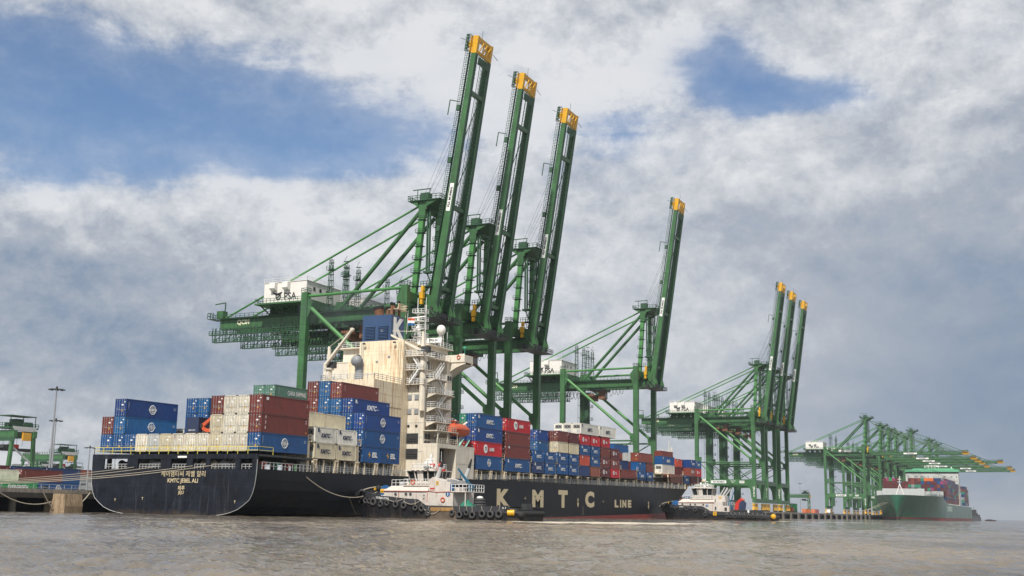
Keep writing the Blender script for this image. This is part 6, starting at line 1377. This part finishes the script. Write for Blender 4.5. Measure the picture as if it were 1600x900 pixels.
for j, (c, n_) in enumerate((('maroon', 4), ('maroon', 3), ('navy', 3), ('navy', 3))):
    for q in range(n_): yput('40s', c if q == n_-1 else ('brown', 'blue', 'maroon')[q], -150, 203+j*12.7, q*.9, '%s container, %s tier, %s from the left in the second yard row' % (c if q == n_-1 else ('brown', 'blue', 'maroon')[q], ORD[q], ORD[j]), 'serial' if q == n_-1 else None)
# reefer stack with its ends toward us, seen between the dolphin and the ship
for i in range(3):
    for t in range(5):
        c = (('pale grey', 'navy', 'pale grey', 'pale grey', 'blue'), ('grey', 'pale grey', 'navy', 'pale grey', 'pale grey'), ('pale grey', 'pale grey', 'pale grey', 'grey', 'red brown'))[i][t]
        yput('40s', c, -301+i*2.6, 391, t*.9, '%s container, %s tier of the distant end on stack, %s column from left' % (c, ORD[t], ORD[i]), 'kmtc_dark' if i == 2 and t in (1, 2) else None)
for j, c in enumerate(('maroon', 'red brown', 'maroon', 'brown')):
    yput('40h', c, -290, 405+j*12.6, 3.6, '%s container topmost behind the distant end on stack, %s from left' % (c, ORD[j]))
    for t in range(3): yput('40h', 'maroon', -290, 405+j*12.6, t*1.2, 'maroon container, %s tier behind the end on stack, %s from left' % (ORD[t], ORD[j])) if t == 2 else None
# gantry cranes of the yard
def rtg(x, y, s, label, trolley_y=0):
    r = empty('yard_gantry_crane', (x, y, QZ), label, 'gantry crane', 'rubber tyred gantry cranes in the yard'); r.scale = (s, s, s)
    # span along x (23 m), legs along y (two per side, 8 m apart)
    for sx in (0, -23.5):
        for yy in (0, 7.4):
            mb = MB(); mb.bar((sx, yy+(-1.2 if yy == 0 else 1.2), 1.5), (sx, yy, 20), 1.0, 1.1, 0, .9, .9); mb.build('leg', GREEN, r)
        mb = MB(); mb.box((sx-.5, -2, 1.2), (sx+.5, 9.4, 2.2)); mb.box((sx-.9, -1.5, 2.2), (sx+1.2, 3.0, 4.6), 1)
        mb.build('sill_beam', [GREEN, WHITE], r)
        for yy in (-1.4, 1.0, 6.4, 8.8): mb = MB(); mb.tube((sx-.45, yy, .75), (sx+.45, yy, .75), .75, 14); mb.build('wheel', BLACK, r)
        mb = MB(); mb.bar((sx, -.6, 6.4), (sx, 8.0, 6.4), .4, .5); mb.bar((sx, 0, 14.5), (sx, 7.2, 10), .4, .4); mb.bar((sx, 7.2, 10), (sx, .4, 6.4), .4, .4); mb.box((sx-.5, -.4, 19.2), (sx+.5, 8, 20.6)); mb.build('end_frame', LGREY, r)
    for yy in (0, 7.4): mb = MB(); mb.box((-24.5, yy-.6, 17.4), (1, yy+.6, 19.4)); mb.build('girder', GREEN, r)
    mb = MB(); x0 = -3.5+trolley_y; mb.box((x0-3, -1.5, 20.0), (x0+3.4, 9.2, 20.5)); mb.box((x0-1.6, 2.5, 20.5), (x0+1.2, 5.5, 23)); mb.box((x0-2.6, -1, 23.7), (x0+3, 8.6, 23.95)); mb.rail([(x0-3, -1.5, 20.5), (x0+3.4, -1.5, 20.5), (x0+3.4, 9.2, 20.5)], 1.1, 1.0, .07)
    for a, b_ in ((-2.4, -.8), (2.8, -.8), (2.8, 8.4), (-2.4, 8.4)): mb.bar((x0+a, b_, 20.5), (x0+a, b_, 23.8), .18, .18)
    for q in range(6): mb.box((x0-2.8+q*1.0, 6+R_.uniform(-6, 1), 20.5), (x0-2.1+q*1.0, 7.4, 21.3+R_.random()))
    mb.build('trolley', [DGREEN], r)
    mb = MB(); mb.box((1.1, 2.2, 16.4), (1.7, 5.2, 18.8)); mb.build('drivers_cabin', pm('amber_panel', (.60, .30, .02), .5), r)
    mb = MB(); mb.bar((x0-2, -3, 13.8), (x0+1.5, 9.2, 13.8), .7, .9); mb.box((x0-2.6, -1, 14.2), (x0+1, 1, 15.2)); mb.box((x0-1.0, 2.0, 14.2), (x0+.6, 5, 15.4), 1)
    for a in (-1.6, .8):
        for b_ in (1, 6): mb.bar((x0+a, b_, 15), (x0+a, b_, 20), .06, .06)
    mb.build('spreader', [DARK, RED], r)
    mb = MB(); mb.box((-24.5, -.8, 16.2), (1.6, -.7, 17.3)); mb.rail([(-24.5, -1.2, 19.4), (1, -1.2, 19.4)], 1.0, 1.5, .06); mb.build('walkway', DGREEN, r)
    return r
rtg(-229, 297, 1.2, 'green yard gantry crane at the left edge with amber cabin and hanging spreader')
rtg(-372, 455, 1.2, 'smaller looking green yard gantry crane between the light masts and the ship stern')
rtg(-548, 603, 1.2, 'distant green yard gantry crane at the left, behind the light masts')
rtg(-585, 667, 1.2, 'most distant green yard gantry crane, its end just left of the ship stern')
rtg(-95, 1020, .85, 'far yard gantry crane standing between the raised trio and the lowered cranes')
rtg(-150, 800, .9, 'far yard gantry crane seen behind the stern of the far tug')
def mast(x, y, h, label):
    r = empty('light_mast', (x, y, QZ), label, 'light mast', 'high light masts in the yard')
    mb = MB(); mb.tube((0, 0, 0), (0, 0, h), .42, 10, 0, .16); mb.build('pole', GREY, r)
    mb = MB(); mb.torus((0, 0, h-.5), 1.5, .12, (0, 0, 1), 16, 4)
    for a in range(8): c, s = math.cos(a*PI/4), math.sin(a*PI/4); mb.bar((0, 0, h-.4), (1.6*c, 1.6*s, h-.5), .1, .1); mb.box((1.9*c-.3, 1.9*s-.3, h-.8), (1.9*c+.3, 1.9*s+.3, h-.45))
    mb.tube((0, 0, h-.4), (0, 0, h+.3), .3, 8); mb.build('lamp_ring', DARK, r); return r
mast(-152, 243.5, 30.8, 'tallest light mast in the yard, left of the black ship'); mast(-205, 293.5, 26.5, 'second light mast, close behind the tallest one')
mast(-260, 364, 21.5, 'short looking distant light mast just left of the ship stern'); mast(-320, 440, 25.5, 'distant light mast peeking above the port corner of the stern')
mast(-160, 1300, 34, 'thin far light mast right of the raised crane trio'); mast(-130, 1330, 30, 'thinner far light mast just left of the lowered cranes'); mast(-300, 1500, 30, 'faint far light mast under the distant cranes')
# cabins, trucks and stacks on the far quay
def truck(x, y, c, label, load=None):
    r = empty('terminal_truck', (x, y, QZ), label, 'truck', 'trucks on the far quay')
    mb = MB(); mb.box((-1.2, 0, 1.0), (1.2, 2.4, 3.1)); mb.box((-1.22, .1, 2.0), (1.22, 1.3, 2.9), 1); mb.build('cab', [MATS[c] if c in MATS else c, GLASS], r)
    mb = MB(); mb.box((-1.0, 2.4, 1.0), (1.0, 13.5, 1.35)); mb.build('trailer', DARK, r)
    for y_ in (.9, 4.0, 11.2, 12.5):
        for s in (-1.05, .75): mb = MB(); mb.tube((s, y_, .5), (s+.3, y_, .5), .5, 10); mb.build('wheel', BLACK, r)
    return r
truck(-40.5, 700, ORANGE, 'truck with orange cab on the far quay, left one'); truck(-41, 820, WHITE, 'truck with white cab on the far quay beside the lowered cranes')
for i, (x, y, c, t) in enumerate(((-44, 760, 'orange', 0), (-44, 790, 'magenta', 0), (-44, 722, 'bright green', 0), (-44, 722, 'bright green', 1), (-44, 775, 'orange', 0))):
    yput('40h', c, x, y+(13 if i == 4 else 0), t, ('orange container standing on the far quay, nearer one', 'magenta container standing on the far quay', 'green container on the far quay, lower of two', 'green container on the far quay, upper of two', 'orange container standing on the far quay, farther one')[i])
for i in range(6):
    for t in range(3): c = ('blue', 'maroon', 'blue', 'grey', 'brown', 'navy')[(i*2+t) % 6]; yput('40h', c, -70-i*9, 640+i*13, t, '%s container, %s tier, %s stack seen under the raised crane trio' % (c, ORD[t], ORD[i]))
# ------------------------------------------------------------------ green container ship in the distance
gs = empty('container_ship', (-7, 1090, 0), 'distant green container ship with white bridge moored bow on under the lowered cranes', 'container ship')
def G(mb, name, m, parent=None):
    org = Vector((-7, 1090, 0)); mb.v = [tuple(Vector(p)-org) for p in mb.v]; return mb.build(name, m, parent or gs)
GX, GH = -7, 24.2
def ghb(y, z):
    if y < 1000:
        wl = max(0, (y-912)/88)**.62 if y > 912 else 0; dk = min(1, max(0, (y-900)/62))**.5
        s = max(0, min(1, z/18))**1.3; wl = min(1, wl); return GH*(wl*(1-s)+dk*s)
    return GH
def gz(y): return 18.3 if y < 992 else (18.3-(y-992)/40*5.0 if y < 1032 else 13.3)
mb = MB(); gy = [900, 900.5, 901.5, 903, 906, 910, 915, 921, 928, 936, 945, 955, 965, 975, 985, 992, 1000, 1012, 1032, 1100, 1200, 1274]
for s in (1, -1):
    rg = [[(GX+s*ghb(y, z), y, z) for z in [-1+(gz(y)+1)*k for k in (0, .12, .25, .4, .6, .8, 1)]] for y in gy]; mb.loft(rg if s > 0 else [a[::-1] for a in rg], sm=True)
mb.add([(GX-GH, 1274, -1), (GX+GH, 1274, -1), (GX+GH, 1274, 13.3), (GX-GH, 1274, 13.3)], [(0, 1, 2, 3)]); gh = G(mb, 'hull', SHIPG)
mb = MB()
for s in (1, -1):
    rg = [[(GX+s*(ghb(y, z)+.05), y, z) for z in (-1, .5, 1.4, 2.2)] for y in gy]; mb.loft(rg if s > 0 else [a[::-1] for a in rg])
G(mb, 'boot_topping', BOOT, gh)
mb = MB()
for y0, y1 in zip(gy, gy[1:]): z0, z1 = gz(y0)-.5, gz(y1)-.5; a, c = ghb(y0, z0), ghb(y1, z1); mb.add([(GX-a, y0, z0), (GX+a, y0, z0), (GX+c, y1, z1), (GX-c, y1, z1)], [(0, 1, 2, 3)])
G(mb, 'deck', DGREEN)
mb = MB(); mb.box((-25, 962, 18), (6.5, 964, 24.3)); mb.box((-30, 966, 18), (-25, 968, 22.6)); G(mb, 'breakwater', LGREY); mb = MB(); mb.box((8, 985, 17), (13.2, 992, 22.4)); mb.box((13.2, 986, 17), (15, 992, 21.8)); G(mb, 'side_house', LGREY)  # white breakwater given pale grey, so its colour carries the cloud shade
mb = MB(); mb.bar((-11.6, 936, 18), (-8.4, 936, 27), .6, .6); mb.bar((-5.2, 936, 18), (-8.4, 936, 27), .6, .6); mb.bar((-8.4, 936, 26), (-8.4, 936, 33), .8, .8, 0, .3, .3); mb.box((-9.8, 935, 28.5), (-7, 937, 28.8)); mb.box((-9.5, 935, 30.4), (-7.3, 937, 30.8)); G(mb, 'foremast', WHITE)
mb = MB(); mb.box((-31.2, 1160, 13), (15.6, 1172, 44.5)); G(mb, 'deckhouse', pm('cloud_shaded_bridge_white', (.52, .53, .52), .5)); mb = MB(); mb.box((-31.6, 1158.5, 44.6), (16.2, 1173, 46.8)); mb.box((-25, 1160, 46.8), (12, 1172, 47.8)); br_ = G(mb, 'bridge_roof', MINT)  # deckhouse white toned down to grey: cloud shade put into the colour
mb = MB()
for i in range(30): mb.box((-30.8+i*1.55, 1159.8, 43.2), (-29.8+i*1.55, 1160, 44.4))
for x in (-29, -23, -22, -21, -17.5, -16.5, -11, -6, -4, -2, 3, 4, 9, 10, 14): mb.box((x-.3, 1159.8, 39.6), (x+.3, 1160, 40.6))
G(mb, 'window', GLASS)
mb = MB()
for x in (-14, -11, -8, -5, -2): mb.bar((x, 1165, 47.8), (x, 1165, 51.5), .35, .35)
mb.bar((-15, 1165, 49.5), (-1, 1165, 49.5), .3, .4); mb.bar((-13, 1165, 50.7), (-3, 1165, 50.7), .3, .4); mb.tube((-8, 1165, 51), (-8, 1165, 55), .2, 6); mb.box((9, 1164, 47.8), (10, 1165, 49.5)); G(mb, 'radar_mast', WHITE)
mb = MB()
for i in range(8): y = 1040+i*14.6; mb.box((16.6, y, 13.2), (17.0, y+.8, 24)); mb.box((16.6, y-3, 19), (17, y+3, 19.4)) 
G(mb, 'lashing_bridge', CREAM)
mb = MB(); mb.box((17.24, 1020, 7.4), (17.28, 1064, 12.0)); mb.text('EVERGREEN', (17.34, 1042, 9.7), (0, 1, 0), (0, 0, 1), 3.2, 1, .03); G(mb, 'side_lettering', [pm('pale_green_panel_paint', (.30, .46, .38), .5), PURE], gh)
mb = MB(); mb.text('長 範', (5.4, 926, 16.6), (.9, .45, 0), (0, 0, 1), 1.3, 0, .02); G(mb, 'bow_lettering', PURE, gh)
FS = MB((-7, 1090, 13)); fmats = {}
def fput(c, x, y, z, label, L4=1.0):
    if c not in fmats: fmats[c] = len(fmats)
    mi = fmats[c]; FS.box((x-2.4, y, z), (x, y+12.19, z+2.5), mi)
    for i in range(7): FS.box((x-2.36+i*.34, y-.04, z+.15), (x-2.28+i*.34, y, z+2.35), mi)
pal = ['maroon', 'magenta', 'maroon', 'brown', 'navy', 'maroon', 'maroon', 'maroon', 'green', 'maroon', 'red brown', 'grey', 'navy', 'maroon', 'brown', 'blue']
for cI in range(19):
    x = -28.6+cI*2.5; top = 6 if cI < 5 else (5 if cI < 8 else (6 if cI < 18 else 5))
    for t in range(2, top):
        c = pal[R_.randrange(len(pal))]
        if cI < 5: c = ('maroon', 'magenta', 'bright green', 'magenta', 'maroon')[cI] if t == top-1 else 'maroon'
        if t == 3 and cI in (10, 11): c = 'green'
        if t == 5 and cI in (13, 14, 15): c = 'orange'
        fput(c, x, 1008, 18.4+t*2.62-.0, '%s container, %s tier, %s column from the left, front stack of green ship' % (c, ORD[t], ORD[cI]))
for b_ in range(8):
    y = 1024+b_*14.6
    if 1150 < y+12 and y < 1176: continue
    for cI in (18, 17):
        for t in range(0, (7 if cI == 18 else 8)):
            if cI == 17 and t < 6: continue
            c = pal[R_.randrange(len(pal))]; fput(c, 17.0-(18-cI)*2.5, y, 14.2+t*2.62, '%s container, %s tier, %s column from starboard, side bay %d of green ship' % (c, ORD[t], ORD[18-cI], b_+1))
for b_ in range(4):
    y = 1190+b_*14.6
    for cI in (18, 17, 16):
        for t in range(0, 7 if (b_+cI) % 3 else 6):
            if cI < 18 and t < 5: continue
            c = pal[R_.randrange(len(pal))]; fput(c, 17.0-(18-cI)*2.5, y, 14.2+t*2.62, '%s container, %s tier, %s column from starboard, bay %d behind the green bridge' % (c, ORD[t], ORD[18-cI], b_+1))
tag(FS.build('stacked_containers', [pm('far_container_'+c.replace(' ', '_'), CC[c], .5, var=.2) for c in fmats], loc=(-7, 1090, 13)), 'many coloured containers stacked on the distant green ship', kind='stuff')
for i, q in enumerate(((-14, 928, 17.5), (-11, 926, 17.5), (-8, 924, 17.2))): festoon(q, (-34.4, 868-8*i, 4.0), 2.2, 'mooring_line', 'thin bow mooring line of the green ship, %s' % ('lowest one', 'middle one', 'upper one')[i], .09, cat='rope', grp='bow lines of the green ship')
# small dark work vessel beyond
sv_ = empty('work_boat', (8, 1440, 0), 'small dark work boat just beyond the stern of the green ship', 'boat')
mb = MB(); mb.loft([[(-9, -16, -1), (-9, -16, 8), (9, -16, 8), (9, -16, -1)], [(-9, 16, -1), (-9, 16, 6), (9, 16, 6), (9, 16, -1)]], closed=False); mb.add([(-9, -16, -1), (9, -16, -1), (9, -16, 8), (-9, -16, 8)], [(0, 1, 2, 3)]); mb.build('hull', pm('dark_boat_grey', (.06, .065, .075), .5), sv_); sv_.scale = (.62, .62, .62)
mb = MB(); mb.box((-7, -8, 7), (5, 4, 14)); mb.box((-6, -6, 14), (3, 2, 20)); mb.tube((-1, -2, 20), (-1, -2, 26), .25, 6); mb.box((-8.5, 4, 8), (-6, 10, 17)); mb.box((-8, 4, 7), (8, 12, 11)); mb.build('superstructure', DARK, sv_)
o = MB((22, 1480, 0)).box((16, 1474, -.5), (28, 1484, 1.2)).box((18, 1476, 1.2), (24, 1482, 1.8), 1).build('barge', [BROWNR, DARK], loc=(22, 1480, 0)); tag(o, 'low rusty barge beside the small work boat, far right', 'barge')
for o_ in PR.values():
    def rm2(o):
        for c in list(o.children): rm2(c)
        bpy.data.objects.remove(o)
    rm2(o_)
for o_ in _lm.values(): bpy.data.objects.remove(o_)
